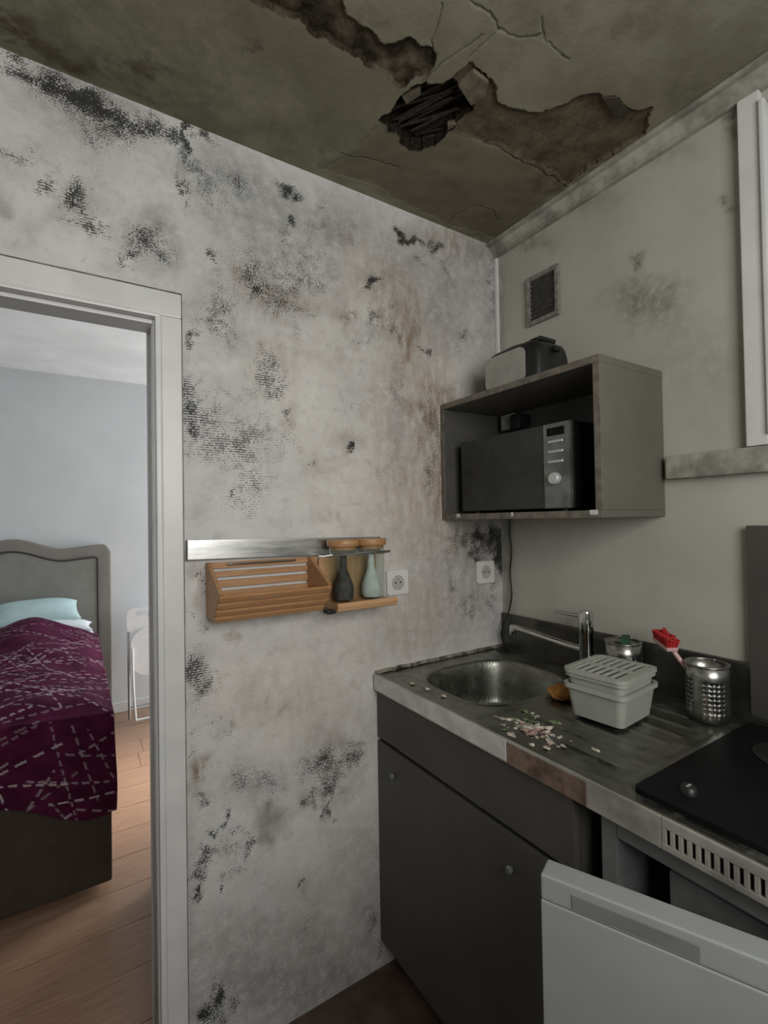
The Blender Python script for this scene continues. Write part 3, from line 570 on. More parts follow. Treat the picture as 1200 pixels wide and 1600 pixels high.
# ---- door frame
dr = struct(new_obj('door_1', bpy.data.meshes.new('door_1'), MAT['trim']))
def casing(name, x0, x1, z0, z1, vert):
    bm = bmesh.new(); add_box(bm, x0, x1, -0.020, -0.001, z0, z1, 0.003)
    return finish(bm, name, MAT['trim'], dr)
casing('casing', -1.158, -1.112, 0.0, 1.872, True)
casing('casing', -1.993, -1.940, 0.0, 1.872, True)
casing('casing', -1.993, -1.112, 1.8725, 1.932, False)
box('casing_bead', -1.172, -1.1585, -0.027, -0.001, 0.0, 1.868, MAT['trim'], dr, 0.004)
box('casing_bead', -1.942, -1.931, -0.027, -0.001, 0.0, 1.868, MAT['trim'], dr, 0.004)
box('casing_bead', -1.942, -1.1585, -0.027, -0.001, 1.8635, 1.8745, MAT['trim'], dr, 0.004)
box('jamb', -1.1745, -1.166, -0.004, 0.068, 0.0, 1.861, MAT['trim'], dr, 0.002)
box('jamb', -1.9295, -1.915, -0.004, 0.068, 0.0, 1.861, MAT['trim'], dr, 0.002)
box('door_head', -1.914, -1.175, -0.004, 0.068, 1.853, 1.861, MAT['trim'], dr, 0.002)

box('gap_shadow', -1.993, -1.1105, -0.0204, -0.0004, 1.9322, 1.9344, MAT['gapshadow'], dr, 0)  # dark strips painting in the shadow gap along the casing's outer edge
box('gap_shadow', -1.1118, -1.1102, -0.0185, -0.0004, 0.0, 1.9320, MAT['gapshadow'], dr, 0)
# opened door leaf, swung into the bedroom so that the viewer meets its edge
Ml = Matrix.Translation((-1.150, 0.076, 0)) @ Matrix.Rotation(math.radians(-12), 4, 'Z')
leaf = box('door_leaf', -0.030, 0.008, 0.0, 0.72, 0.008, 1.874, MAT['leaf'], dr, 0.002, 2, Ml)
for s, x in ((-1, -0.030), (1, 0.008)):
    box('handle_plate', min(x, x+s*0.005), max(x, x+s*0.005), 0.66, 0.69, 0.93, 1.12, MAT['silver'], leaf, 0.001, 1, Ml)
    tube('handle', [(x+s*0.004, 0.675, 1.04), (x+s*0.045, 0.675, 1.04), (x+s*0.048, 0.66, 1.04), (x+s*0.048, 0.56, 1.04)], 0.008, MAT['silver'], leaf, 10, None, Ml)

# ---- windows
def window(name, axis, plane, a0, a1, z0, z1, depth, sill=None):
    """axis 'x': window lies in a plane x=plane and runs along y; a0<a1 run, depth: inwards direction is -depth sign"""
    w = struct(new_obj(name, bpy.data.meshes.new(name), MAT['trim']))
    def b(nm, p0, p1, q0, q1, r0, r1, mat, par=w, bev=0.003):
        if axis == 'x': return box(nm, p0, p1, q0, q1, r0, r1, mat, par, bev)
        return box(nm, q0, q1, p0, p1, r0, r1, mat, par, bev)
    lo, hi = plane-0.03, plane+0.03
    f = 0.045
    b('frame', lo, hi, a0, a0+f, z0, z1, MAT['trim']); b('frame', lo, hi, a1-f, a1, z0, z1, MAT['trim'])
    b('frame', lo, hi, a0+f+.0005, a1-f-.0005, z0, z0+f, MAT['trim']); b('frame', lo, hi, a0+f+.0005, a1-f-.0005, z1-f, z1, MAT['trim'])
    m = (a0+a1)/2
    b('mullion', lo+0.008, hi-0.008, m-0.025, m+0.025, z0+f+.0005, z1-f-.0005, MAT['trim'])
    b('pane', plane-0.003, plane+0.003, a0+f, m-0.025, z0+f, z1-f, MAT['pane'], w, 0)
    b('pane', plane-0.003, plane+0.003, m+0.025, a1-f, z0+f, z1-f, MAT['pane'], w, 0)
    return w
w1 = window('window_1', 'x', 0.06, -1.80, -0.835, 1.545, 2.31, 1)
# casing and deep sill of window_1, on the room side of the right wall
box('casing', -0.022, -0.001, -0.835, -0.792, 1.525, 2.335, MAT['trim'], w1, 0.003)
box('casing', -0.022, -0.001, -1.845, -1.80, 1.525, 2.335, MAT['trim'], w1, 0.003)
box('casing_bead', -0.030, -0.001, -0.846, -0.836, 1.548, 2.305, MAT['trim'], w1, 0.003)
box('sill', -0.030, -0.001, -1.92, -0.612, 1.463, 1.523, MAT['dirtytrim'], w1, 0.006)
window('window_2', 'y', -2.08, -1.6, -0.5, 1.27, 2.17, 1)

# ---- the bedroom beyond the doorway
BY = 2.75
struct(box('wall_bedroom_far', -2.6, 1.2, BY, BY+0.15, 0, 2.42, MAT['bedroomwall'], bevel=0))
struct(box('wall_bedroom_left', -2.75, -2.6, 0.065, BY, 0, 2.42, MAT['bedroomwall'], bevel=0))
bm = bmesh.new()
add_box(bm, 1.2, 1.35, 0.065, 1.4, 0, 2.42); add_box(bm, 1.2, 1.35, 2.6, BY, 0, 2.42); add_box(bm, 1.2, 1.35, 1.4, 2.6, 0, 0.12); add_box(bm, 1.2, 1.35, 1.4, 2.6, 2.2, 2.42)
struct(finish(bm, 'wall_bedroom_right', MAT['bedroomwall']))
window('window_3', 'x', 1.28, 1.4, 2.6, 0.12, 2.2, 1)
struct(box('ceiling_bedroom', -2.6, 1.2, 0.0655, BY, 2.42, 2.47, MAT['bedceil'], bevel=0))
struct(box('wall_bedroom_near', 0.0005, 1.2, 0.0005, 0.065, 0, 2.42, MAT['bedroomwall'], bevel=0))
struct(box('baseboard_bedroom', -2.6, 1.2, BY-0.014, BY-0.001, 0.001, 0.07, MAT['trim'], bevel=0.003))
fb = struct(box('floor_bedroom', -2.6, 1.2, 0.03, BY, -0.1, -0.006, MAT['grout'], bevel=0))
bmeshes = []
for i in range(14):
    y0 = 0.03 + i*0.195; y1 = min(y0+0.1942, BY-0.001)
    off = random.uniform(0.2, 1.1); x = -2.6 - off
    while x < 1.2:
        x0, x1 = max(x, -2.599), min(x+1.28, 1.199)
        if x1-x0 > 0.02: box('plank', x0, x1-0.0015, y0+0.001, y1, -0.006, random.uniform(-0.0012, 0.0), MAT['laminate'], fb, 0.001, 1)
        x += 1.28

# ================================================================== kitchenette
# ---- stainless worktop with pressed sink and drainer
WT = 0.895
root = thing('sink_worktop', (-0.29, -0.62, WT-0.05), 'scuffed stainless worktop with pressed square sink and upstand', 'worktop')
scx, scy, sa, sb = -0.302, -0.248, 0.178, 0.158
def wz(u, v):
    p = np.abs((u-scx)/sa); q = np.abs((v-scy)/sb); r = (p**3.2 + q**3.2)**(1/3.2)
    z = np.full_like(u, WT)
    z = z + 0.003*np.exp(-((r-1.06)/0.03)**2)
    z = z - 0.135*(1-sstep(0.86, 1.02, r)) - 0.012*(1-np.clip(r/0.86, 0, 1))
    # drainer: a shallow tray with long ridges
    tray = sstep(-0.545, -0.525, u)*(1-sstep(-0.075, -0.055, u))*(1-sstep(-0.44, -0.42, v))*sstep(-0.785, -0.765, v)
    z = z - 0.0035*tray
    ridge = np.zeros_like(u)
    for k in range(7):
        ridge = np.maximum(ridge, np.exp(-((u - (-0.47+k*0.058))/0.006)**2))
    z = z + 0.003*ridge*tray*sstep(-0.75, -0.72, v)*(1-sstep(-0.50, -0.46, v))
    z = z + 0.0025*(sstep(-0.56, -0.552, u)*0 + (u < -0.548)*1.0)
    return z
xs = np.concatenate([[-0.562], np.arange(-0.558, -0.004, 0.005), [-0.003]]); ys = np.concatenate([[-1.30], np.arange(-1.25, -0.85, 0.05), np.arange(-0.81, -0.006, 0.005), [-0.004]])
me = grid_mesh('work_surface', xs, ys, lambda u, v: (u, v, wz(u, v)), None, None, None, True)
new_obj('work_surface', me, MAT['steel'], root)
box('upstand', -0.012, -0.002, -1.30, -0.004, WT-0.01, 1.02, MAT['steeldark'], root, 0.003)
# front apron, with the row of ventilation slots in front of the hob
FX = -0.566
box('front_apron', FX, FX+0.006, -0.866, -0.004, WT-0.047, WT+0.003, MAT['apron'], root, 0.0015)
box('front_apron', FX, FX+0.006, -1.30, -0.8665, WT-0.013, WT+0.003, MAT['apron'], root, 0.0015)
box('front_apron', FX, FX+0.006, -1.30, -0.8665, WT-0.047, WT-0.037, MAT['apron'], root, 0.0015)
yy = -0.867
while yy > -1.29:
    box('vent_bar', FX+0.0004, FX+0.0056, yy-0.0066, yy, WT-0.0368, WT-0.0132, MAT['apron'], root, 0.0006, 1); yy -= 0.0122
box('slot_backing', FX+0.02, FX+0.024, -1.30, -0.862, WT-0.046, WT-0.004, MAT['black'], root, 0)
box('edge_film', FX-0.0022, FX-0.0002, -0.545, -0.006, WT-0.043, WT+0.0015, MAT['edgefilm'], root, 0.0006, 1)
box('brown_edge', FX-0.0012, FX-0.0002, -0.735, -0.5465, WT-0.046, WT-0.002, MAT['brownedge'], root, 0.0003, 1)  # reddish-brown stretch of the front edge
lathe('drain', [(0.0, 0.004), (0.012, 0.004), (0.016, 0.002), (0.030, 0.003), (0.034, 0.001), (0.034, -0.003)], (scx, scy, WT-0.146), MAT['chrome'], root)
lathe('overflow_hole', [(0.0, 0.0015), (0.016, 0.0015), (0.0205, 0.003), (0.023, 0.001), (0.023, 0)], (-0.055, -0.048, WT), MAT['black'], root)
bm = bmesh.new()
pts = [(-0.56 + 0.545*i/40, -0.0045 - 0.004*vnoise(np.array([i*.37]), np.array([0.]), 3, 5)[0], WT+0.004+0.003*vnoise(np.array([i*.5]), np.array([2.]), 3, 6)[0]) for i in range(41)]
add_tube(bm, pts, 0.006, 8); finish(bm, 'sealant_bead', MAT['sealant'], root, True)

# ---- sink base cabinet
root = thing('sink_cabinet', (-0.29, -0.35, 0), 'dark grey base cabinet under the sink worktop', 'cabinet')
bm = bmesh.new()
add_box(bm, -0.535, -0.004, -0.022, -0.006, 0.08, WT-0.05); add_box(bm, -0.535, -0.004, -0.70, -0.684, 0.08, WT-0.05)
add_box(bm, -0.535, -0.004, -0.6835, -0.0225, 0.08, 0.098); add_box(bm, -0.02, -0.004, -0.6835, -0.0225, 0.0985, WT-0.05)
finish(bm, 'carcass', MAT['basecab'], root)
box('fascia_panel', -0.556, -0.536, -0.70, -0.006, 0.706, WT-0.0485, MAT['basecab'], root, 0.0015)
dd = box('door', -0.556, -0.536, -0.70, -0.006, 0.09, 0.694, MAT['basecab'], root, 0.0015)
for y in (-0.092, -0.543):
    lathe('knob', [(0, 0.012), (0.006, 0.012), (0.009, 0.009), (0.008, 0.004), (0.005, 0)], (-0.556, y, 0.622), MAT['dullknob'], dd, 16, 'x', M=Matrix.Translation((-0.556, y, 0.622)) @ Matrix.Scale(-1, 4, (1, 0, 0)) @ Matrix.Translation((0.556, -y, -0.622)))
box('plinth', -0.50, -0.486, -0.70, -0.006, 0.001, 0.079, MAT['black'], root, 0.001)

# ---- under-counter fridge with its door ajar
root = thing('mini_fridge', (-0.27, -0.995, 0), 'small white under-counter fridge with its door ajar', 'fridge')
FB0, FB1, FT = -1.245, -0.742, 0.838
bm = bmesh.new()
add_box(bm, -0.535, -0.03, FB0, FB0+0.03, 0.02, FT, 0.003); add_box(bm, -0.535, -0.03, FB1-0.03, FB1, 0.02, FT, 0.003)
add_box(bm, -0.535, -0.03, FB0+0.0305, FB1-0.0305, FT-0.035, FT, 0.003); add_box(bm, -0.535, -0.03, FB0+0.0305, FB1-0.0305, 0.02, 0.10, 0.003)
add_box(bm, -0.05, -0.03, FB0+0.0305, FB1-0.0305, 0.1005, FT-0.0355)
finish(bm, 'body', MAT['fridgegrey'], root)
ic = box('freezer_flap', -0.50, -0.488, FB0+0.035, FB1-0.10, 0.64, 0.775, MAT['fridgegrey'], root, 0.006)
for z in (0.30, 0.47): box('shelf', -0.47, -0.055, FB0+0.032, FB1-0.032, z, z+0.006, MAT['whiteplastic'], root, 0.001)
for x, y in ((-0.50, FB0+0.04), (-0.50, FB1-0.04), (-0.07, FB0+0.04), (-0.07, FB1-0.04)):
    lathe('foot', [(0, 0), (0.015, 0), (0.015, 0.0195), (0, 0.0195)], (x, y, 0.0), MAT['black'], root, 12)
# door built closed along +Y from the hinge, outer face at local x = -0.05, then swung open
ha = math.atan2(0.108, 0.249)
Md = Matrix.Translation((-0.507, -1.2245, 0)) @ Matrix.Rotation(ha, 4, 'Z')
W = 0.50
bm = bmesh.new()
add_box(bm, -0.052, -0.012, 0.0, W, 0.05, 0.800, 0.004, 3, Md)
add_box(bm, -0.052, -0.012, 0.0, W, 0.8005, 0.838, 0.006, 3, Md)
door = finish(bm, 'door', MAT['fridgewhite'], root)
box('gasket', -0.0115, -0.001, 0.012, W-0.012, 0.07, 0.815, MAT['fridgegrey'], root, 0.003, 2, Md)
box('recess_shade', -0.0535, -0.0518, 0.30, W-0.045, 0.806, 0.826, simple('painted_recess_shade', (0.19, 0.20, 0.197), 0.5), door, 0.0006, 1, Md)  # flat grey plate, paints in the shade of the grip recess
box('badge', -0.0535, -0.0518, 0.205, 0.225, 0.668, 0.682, simple('tarnished_badge', (0.20, 0.18, 0.13), 0.5), door, 0.0006, 1, Md)

# ---- hob let into the worktop
root = thing('hob', (-0.30, -1.03, WT), 'black built-in electric hob at the right end of the worktop', 'hob')
plate('glass_top', rrect(-0.300, -1.035, 0.46, 0.47, 0.012), WT-0.001, WT+0.010, MAT['blackglass'], root, 0.002)
for cx, cy, r in ((-0.19, -0.93, 0.075), (-0.40, -1.10, 0.09)):
    lathe('hotplate', [(0, 0.006), (r*0.25, 0.006), (r*0.28, 0.004), (r*0.9, 0.004), (r, 0.002), (r, 0)], (cx, cy, WT+0.0102), MAT['black'], root)
kb = lathe('control_knob', [(0, 0.012), (0.010, 0.012), (0.013, 0.009), (0.014, 0)], (-0.475, -0.865, WT+0.0102), MAT['black'], root, 20)
box('pointer', -0.481, -0.469, -0.8665, -0.8635, WT+0.0224, WT+0.0232, MAT['silver'], kb, 0)

# ---- splash panel behind the hob
tag(box('splash_panel', -0.020, -0.0125, -1.30, -0.786, WT+0.008, 1.342, MAT['basecab'], None, 0.0015), 'dark grey splash panel standing behind the hob against the wall', 'panel')

# ---- mixer tap
root = thing('mixer_tap', (-0.08, -0.40, WT), 'chrome single-lever mixer tap with long spout turned sideways', 'tap')
lathe('body', [(0.0, 0), (0.026, 0), (0.026, 0.006), (0.0205, 0.012), (0.0195, 0.135), (0.021, 0.138), (0.021, 0.190), (0.0195, 0.198), (0.012, 0.200), (0, 0.200)], (-0.08, -0.402, WT), MAT['chrome'], root, 28)
sp = tube('spout', smooth_path([(-0.08, -0.385, 0.978), (-0.081, -0.30, 0.983), (-0.082, -0.20, 0.992), (-0.083, -0.13, 0.997)], 6), 0.0105, MAT['chrome'], root, 14)
lathe('aerator', [(0, -0.024), (0.009, -0.024), (0.011, -0.020), (0.0115, 0.006), (0.009, 0.010), (0, 0.010)], (-0.083, -0.124, 0.994), MAT['chrome'], sp, 18)
tube('lever', [(-0.08, -0.385, 1.076), (-0.08, -0.34, 1.075), (-0.08, -0.295, 1.077)], 0.0045, MAT['chrome'], root, 10, [1.2, 1, 0.85])

# ---- stacked white tubs
def tub(name, loc, w, d, h, taper, rotz, label, holes):
    root = thing(name, loc, label, 'tub')
    M = Matrix.Translation(loc) @ Matrix.Rotation(rotz, 4, 'Z')
    bm = bmesh.new(); tmp = bmesh.new()
    rings = []
    th = 0.0022
    for s, z, off in ((taper, 0.0, 0), (1, h, 0), (1, h, -th), (taper, th, -th)):
        rings.append([tmp.verts.new((x, y, z)) for x, y in rrect(0, 0, w*s+2*off, d*s+2*off, 0.016*s+off*0.5, 5)])
    N = len(rings[0])
    for a, b in zip(rings, rings[1:]):
        for i in range(N): tmp.faces.new((a[i], a[(i+1) % N], b[(i+1) % N], b[i]))
    tmp.faces.new(rings[0][::-1]); tmp.faces.new(rings[-1])
    merge(bm, tmp, M); finish(bm, 'body', MAT['whiteplastic'], root)
    # rolled rim
    bm = bmesh.new(); o = rrect(0, 0, w+0.010, d+0.010, 0.018, 5); i_ = rrect(0, 0, w-0.003, d-0.003, 0.014, 5); tmp = bmesh.new()
    rr = [[tmp.verts.new((x, y, z)) for x, y in p] for p, z in ((i_, h-0.001), (o, h-0.001), (o, h-0.011), (rrect(0, 0, w+0.006, d+0.006, 0.018, 5), h-0.011))]
    for a, b in zip(rr, rr[1:]):
        for i in range(N): tmp.faces.new((a[i], a[(i+1) % N], b[(i+1) % N], b[i]))
    merge(bm, tmp, M @ Matrix.Translation((0, 0, 0.0015))); finish(bm, 'rim', MAT['whiteplastic'], root)
    return root, M
TZ = 0.900
rz = math.radians(5)
tub('plastic_tub', (-0.262, -0.592, TZ), 0.165, 0.142, 0.075, 0.86, rz, 'lower white plastic tub standing on the drainer beside the sponge', False)
up, M = tub('plastic_tub', (-0.262, -0.592, TZ+0.030), 0.158, 0.136, 0.072, 0.88, rz, 'upper white plastic tub with slotted lid, nested in another tub', True)
lid = plate('lid', [], 0, 0, None) if False else None
LH = 0.1035
bm = bmesh.new(); tmp = bmesh.new()
o = rrect(0, 0, 0.176, 0.152, 0.022, 5); i_ = rrect(0, 0, 0.150, 0.126, 0.008, 5)
rr = [[tmp.verts.new((x, y, z)) for x, y in p] for p, z in ((i_, LH), (i_, LH+0.007), (o, LH+0.006), (o, LH-0.002), (i_, LH))]
for a, b in zip(rr, rr[1:]):
    for i in range(len(a)): tmp.faces.new((a[i], a[(i+1) % len(a)], b[(i+1) % len(a)], b[i]))
merge(bm, tmp, Matrix.Translation((0, 0, -0.03)) if False else M @ Matrix.Translation((0, 0, -0.030)))
lidf = finish(bm, 'lid_frame', MAT['whiteplastic'], up)
box('lid_divider', -0.006, 0.006, -0.0635, 0.0635, LH-0.030, LH-0.0235, MAT['whiteplastic'], lidf, 0.001, 1, M)
for side in (-1, 1):
    for k in range(7):
        yb = -0.054 + k*0.018
        x0, x1 = (0.0065, 0.0755) if side > 0 else (-0.0755, -0.0065)
        box('lid_slat', x0, x1, yb-0.0037, yb+0.0037, LH-0.030, LH-0.0245, MAT['whiteplastic'], lidf, 0.001, 1, M)

# ---- steel cutlery cans
def can(cx, cy, r, h, z0, label, group):
    root = thing('cutlery_can', (cx, cy, z0), label, 'can', group)
    n = 48; rows = 7
    bm = bmesh.new()
    zz = [0.0, 0.022] + sum([[0.022+0.0105*k+0.0035*0, 0.022+0.0105*k+0.0065] for k in range(rows)], [])[1:] + [0.022+0.0105*rows, h]
    zz = sorted(set([round(z, 5) for z in zz]))
    ring = [[bm.verts.new((cx + r*math.cos(2*math.pi*i/n), cy + r*math.sin(2*math.pi*i/n), z0+z)) for i in range(n)] for z in zz]
    for a in range(len(zz)-1):
        q = (zz[a]-0.022)/0.0105; hole_row = -0.05 < q < rows-0.5 and abs(q-round(q)) < 0.08
        for i in range(n):
            if hole_row and (i % 12) in (2, 4, 6, 8): continue
            j = (i+1) % n; bm.faces.new((ring[a][i], ring[a][j], ring[a+1][j], ring[a+1][i]))
    bm.faces.new(ring[0][::-1])
    o = finish(bm, 'wall', MAT['can'], root, True)
    s = o.modifiers.new('thickness', 'SOLIDIFY'); s.thickness = 0.0012; s.offset = -1
    bm = bmesh.new()
    add_tube(bm, [(cx + r*math.cos(2*math.pi*i/40), cy + r*math.sin(2*math.pi*i/40), z0+h) for i in range(41)], 0.002, 8)
    finish(bm, 'rim', MAT['can'], root, True)
    return root
can(-0.093, -0.728, 0.044, 0.125, 0.8962, 'perforated steel cutlery can holding the red brush', 'steel cutlery cans')
can(-0.068, -0.508, 0.046, 0.128, 0.8962, 'steel cutlery can behind the white tubs', 'steel cutlery cans')
root = thing('dish_brush', (-0.10, -0.72, 0.90), 'dish brush with red bristles and pale pink handle leaning in a steel can', 'brush')
tube('handle', smooth_path([(-0.088, -0.738, 0.90), (-0.098, -0.70, 0.98), (-0.106, -0.672, 1.022), (-0.112, -0.655, 1.048)], 6), 0.0055, MAT['pinkhandle'], root, 10)
M = Matrix.Translation((-0.115, -0.645, 1.054)) @ Matrix.Rotation(math.radians(-32), 4, 'Z') @ Matrix.Rotation(math.radians(12), 4, 'X')
bh = box('head', -0.014, 0.014, -0.032, 0.030, -0.006, 0.003, MAT['pinkhandle'], root, 0.003, 2, M)
for i in range(4):
    for k in range(7):
        x = -0.0105+i*0.007; y = -0.027+k*0.009
        tube('bristle_tuft', [(x, y, 0.003), (x*1.25, y*1.08, 0.024+random.uniform(-.003, .003))], 0.0042, MAT['red'], bh, 6, [0.7, 1.1], M)
M = Matrix.Translation((-0.066, -0.515, 1.012)) @ Matrix.Rotation(0.5, 4, 'Z')
tag(box('scouring_pad', -0.030, 0.030, -0.010, 0.010, -0.055, 0.026, MAT['green'], None, 0.004, 2, M), 'dark green scouring pad tucked into the steel can behind the tubs', 'sponge')

# ---- sponge and spilled crumbs
bm = bmesh.new()
bmesh.ops.create_icosphere(bm, subdivisions=4, radius=1)
for v in bm.verts:
    c = v.co; nz = vnoise(np.array([c.x*1.0+c.z]), np.array([c.y-c.z*0.7]), 2.2, 21)[0]
    k = 0.72 + 0.55*nz
    v.co = Vector((-0.262 + c.x*0.034*k, -0.452 + c.y*0.030*k, max(WT-0.0015, WT + 0.013 + c.z*0.019*k)))
tag(finish(bm, 'sponge', MAT['orange'], None, True), 'crumpled orange sponge lying between the sink and the white tubs', 'sponge')
def heap(name, cols, cx, cy, n, spread, label):
    bm = bmesh.new()
    for i in range(n):
        a = random.uniform(0, 2*math.pi); r = abs(random.gauss(0, 1))
        x = cx + spread[0]*r*math.cos(a); y = cy + spread[1]*r*math.sin(a); s = random.choice([random.uniform(0.002, 0.005), random.uniform(0.004, 0.010)])
        tmp = bmesh.new(); bmesh.ops.create_icosphere(tmp, subdivisions=1, radius=s)
        for v in tmp.verts: v.co *= random.uniform(0.45, 1.35)
        merge(bm, tmp, Matrix.Translation((x, y, WT - 0.0035 + s*0.2)) @ Matrix.Rotation(a, 4, 'Z') @ Matrix.Diagonal((1.5, 1.0, 0.28, 1)))
    o = finish(bm, name, MAT[cols], None); o['kind'] = 'stuff'
    return tag(o, label, 'crumbs')
MAT['crumbpink'] = simple('pink_food_scraps', (0.42, 0.26, 0.22), 0.8, var=0.5, scale=80)
MAT['crumbgreen'] = simple('green_food_scraps', (0.16, 0.20, 0.10), 0.8, var=0.5, scale=80)
heap('food_crumbs', 'crumb', -0.470, -0.535, 75, (0.034, 0.050), 'whitish food crumbs spilled on the drainer near the front edge')
heap('food_scraps', 'crumbpink', -0.472, -0.545, 40, (0.022, 0.030), 'pinkish food scraps spilled among the crumbs on the drainer')
heap('green_scraps', 'crumbgreen', -0.440, -0.505, 22, (0.035, 0.035), 'greenish scraps scattered beside the crumbs on the drainer')
for (x, y), lab in (((-0.522, -0.145), 'small white food scrap on the sink rim nearest the worktop corner'), ((-0.515, -0.205), 'flat white food scrap on the front rim of the sink'), ((-0.512, -0.272), 'tiny white food scrap on the sink rim nearest the crumbs')):
    bm = bmesh.new(); bmesh.ops.create_icosphere(bm, subdivisions=2, radius=0.009)
    for v in bm.verts:
        v.co = Vector((x + v.co.x*random.uniform(0.6, 0.9), y + v.co.y*random.uniform(0.9, 1.2), WT+0.0035+v.co.z*0.3))
    tag(finish(bm, 'food_scrap', MAT['crumb'], None, True), lab, 'scrap', 'scraps on the sink rim')

# ---- open wall cabinet with microwave and toaster
CX, CY0, CY1, CZ0, CZ1 = -0.282, -0.596, -0.004, 1.366, 1.757
root = thing('wall_cabinet', (-0.14, -0.30, CZ0), 'open grey wall cabinet holding the microwave', 'cabinet')
T = 0.018
box('top_panel', CX, -0.002, CY0, CY1, CZ1-T, CZ1, MAT['taupe'], root, 0.001)
box('bottom_panel', CX, -0.002, CY0, CY1, CZ0, CZ0+T, MAT['taupe'], root, 0.001)
box('side_panel', CX, -0.002, CY0, CY0+T, CZ0+T+.0003, CZ1-T-.0003, MAT['taupe'], root, 0.001)
box('side_panel', CX, -0.002, CY1-T, CY1, CZ0+T+.0003, CZ1-T-.0003, MAT['taupe_shaded'], root, 0.001)
box('back_panel', -0.014, -0.004, CY0+T+.0003, CY1-T-.0003, CZ0+T+.0003, CZ1-T-.0003, MAT['taupe_shaded'], root, 0)
for nm, y0, y1, z0, z1 in (('edging', CY0, CY1, CZ1-T, CZ1), ('edging', CY0, CY1, CZ0, CZ0+T), ('edging', CY0, CY0+T, CZ0+T+.0003, CZ1-T-.0003), ('edging', CY1-T, CY1, CZ0+T+.0003, CZ1-T-.0003)):
    box(nm, CX-0.0012, CX-0.0001, y0, y1, z0, z1, MAT['taupe_edge'], root, 0.0003, 1)
for y, w in ((-0.085, 0.016), (-0.315, 0.008), (-0.573, 0.022)):
    box('chip', CX-0.0022, CX-0.0012, y-w/2, y+w/2, CZ0+0.007, CZ0+T+0.0008, MAT['edgefilm'], root, 0.0003, 1)
root = thing('microwave', (-0.14, -0.27, CZ0+T), 'black microwave with grey control strip inside the wall cabinet', 'microwave')
my0, my1, mz0, mz1, mx = -0.484, -0.066, CZ0+T+0.008, 1.622, -0.25
box('body', mx+0.016, -0.022, my0-0.004, my1, mz0, mz1, MAT['black'], root, 0.004)
box('door', mx, mx+0.0155, my0+0.0835, my1, mz0, mz1, MAT['microglass'], root, 0.003)
pn = box('control_panel', mx, mx+0.0155, my0, my0+0.083, mz0, mz1, MAT['micropanel'], root, 0.003)
for z in (1.572, 1.545, 1.518):
    box('button', mx-0.003, mx-0.0002, my0+0.018, my0+0.066, z-0.0035, z+0.0035, MAT['silver'], pn, 0.001, 1)
lathe('dial', [(0, -0.014), (0.013, -0.014), (0.0165, -0.011), (0.0175, 0)], (mx-0.0002, my0+0.044, 1.472), MAT['silver'], pn, 24, 'x')
box('display', mx-0.0012, mx-0.0002, my0+0.014, my0+0.070, 1.588, 1.610, MAT['blackglass'], pn, 0.0004, 1)
for x in (-0.21, -0.05):
    for y in (-0.44, -0.10): lathe('foot', [(0, 0), (0.010, 0), (0.010, 0.0078), (0, 0.0078)], (x, y, CZ0+T+.0002), MAT['black'], root, 12)
root = thing('socket_block', (-0.04, -0.09, 1.68), 'small grey surface socket with black plug inside the wall cabinet', 'socket')
box('housing', -0.056, -0.015, -0.122, -0.062, 1.678, 1.732, MAT['ventframe'], root, 0.004)
box('plug', -0.075, -0.020, -0.164, -0.1225, 1.672, 1.722, MAT['black'], root, 0.006)
tube('plug_cable', smooth_path([(-0.050, -0.145, 1.672), (-0.050, -0.147, 1.650), (-0.034, -0.149, 1.640), (-0.0185, -0.150, 1.615)], 5), 0.0035, MAT['black'], root, 8)
# toaster
root = thing('toaster', (-0.155, -0.26, CZ1), 'black toaster with brushed steel side on top of the wall cabinet', 'toaster')
tz = CZ1+0.001
pr = []
def tprof(h, w0, w1): # rounded cross-section in x-z
    return [(-w0/2, 0.010), (-w0/2, h*0.72), (-w1/2-0.006, h*0.90), (-w1/2+0.008, h*0.98), (0, h), (w1/2-0.008, h*0.98), (w1/2+0.006, h*0.90), (w0/2, h*0.72), (w0/2, 0.010)]
bm = bmesh.new()
tmp = bmesh.new(); rings = []
L0, L1 = -0.368, -0.150
for y, s, hh in ((L0, 0.80, 0.108), (L0+0.010, 0.94, 0.124), (L0+0.03, 1.0, 0.132), ((L0+L1)/2, 1.0, 0.140), (L1-0.03, 1.0, 0.136), (L1-0.010, 0.94, 0.126), (L1, 0.80, 0.105)):
    rings.append([tmp.verts.new((-0.150 + x*s, y, tz + z)) for x, z in tprof(hh, 0.150, 0.120)])
for a, b in zip(rings, rings[1:]):
    for i in range(len(a)-1): tmp.faces.new((a[i], a[i+1], b[i+1], b[i]))
    tmp.faces.new((a[-1], a[0], b[0], b[-1]))
tmp.faces.new(rings[0]); tmp.faces.new(rings[-1][::-1])
merge(bm, tmp); tb = finish(bm, 'body', MAT['black'], root, True); auto_smooth(tb, 50)
sp = [(y, z) for y, z in rrect(-0.246, tz+0.062, 0.160, 0.104, 0.022, 6)]
prism('side_panel', [(-0.2265, y, z) for y, z in sp], (-0.004, 0, 0), MAT['ventframe'] if False else simple('brushed_toaster_steel', (0.42, 0.41, 0.38), 0.4, 0.35, var=0.1, scale=20), root, 0.0008)
for x in (-0.172, -0.128):
    box('bread_slot', x-0.013, x+0.013, -0.335, -0.185, tz+0.137, tz+0.1415, MAT['blackglass'], root, 0.001, 1)
box('lever', -0.165, -0.135, L0-0.012, L0-0.001, tz+0.095, tz+0.108, MAT['black'], root, 0.004)
box('bridge', -0.185, -0.115, L0+0.02, L0+0.06, tz+0.132, tz+0.144, MAT['black'], root, 0.004)
for y in (-0.335, -0.18):
    for x in (-0.20, -0.10): box('foot', x-0.008, x+0.008, y-0.008, y+0.008, tz-0.0008, tz+0.012, MAT['black'], root, 0.001, 1)

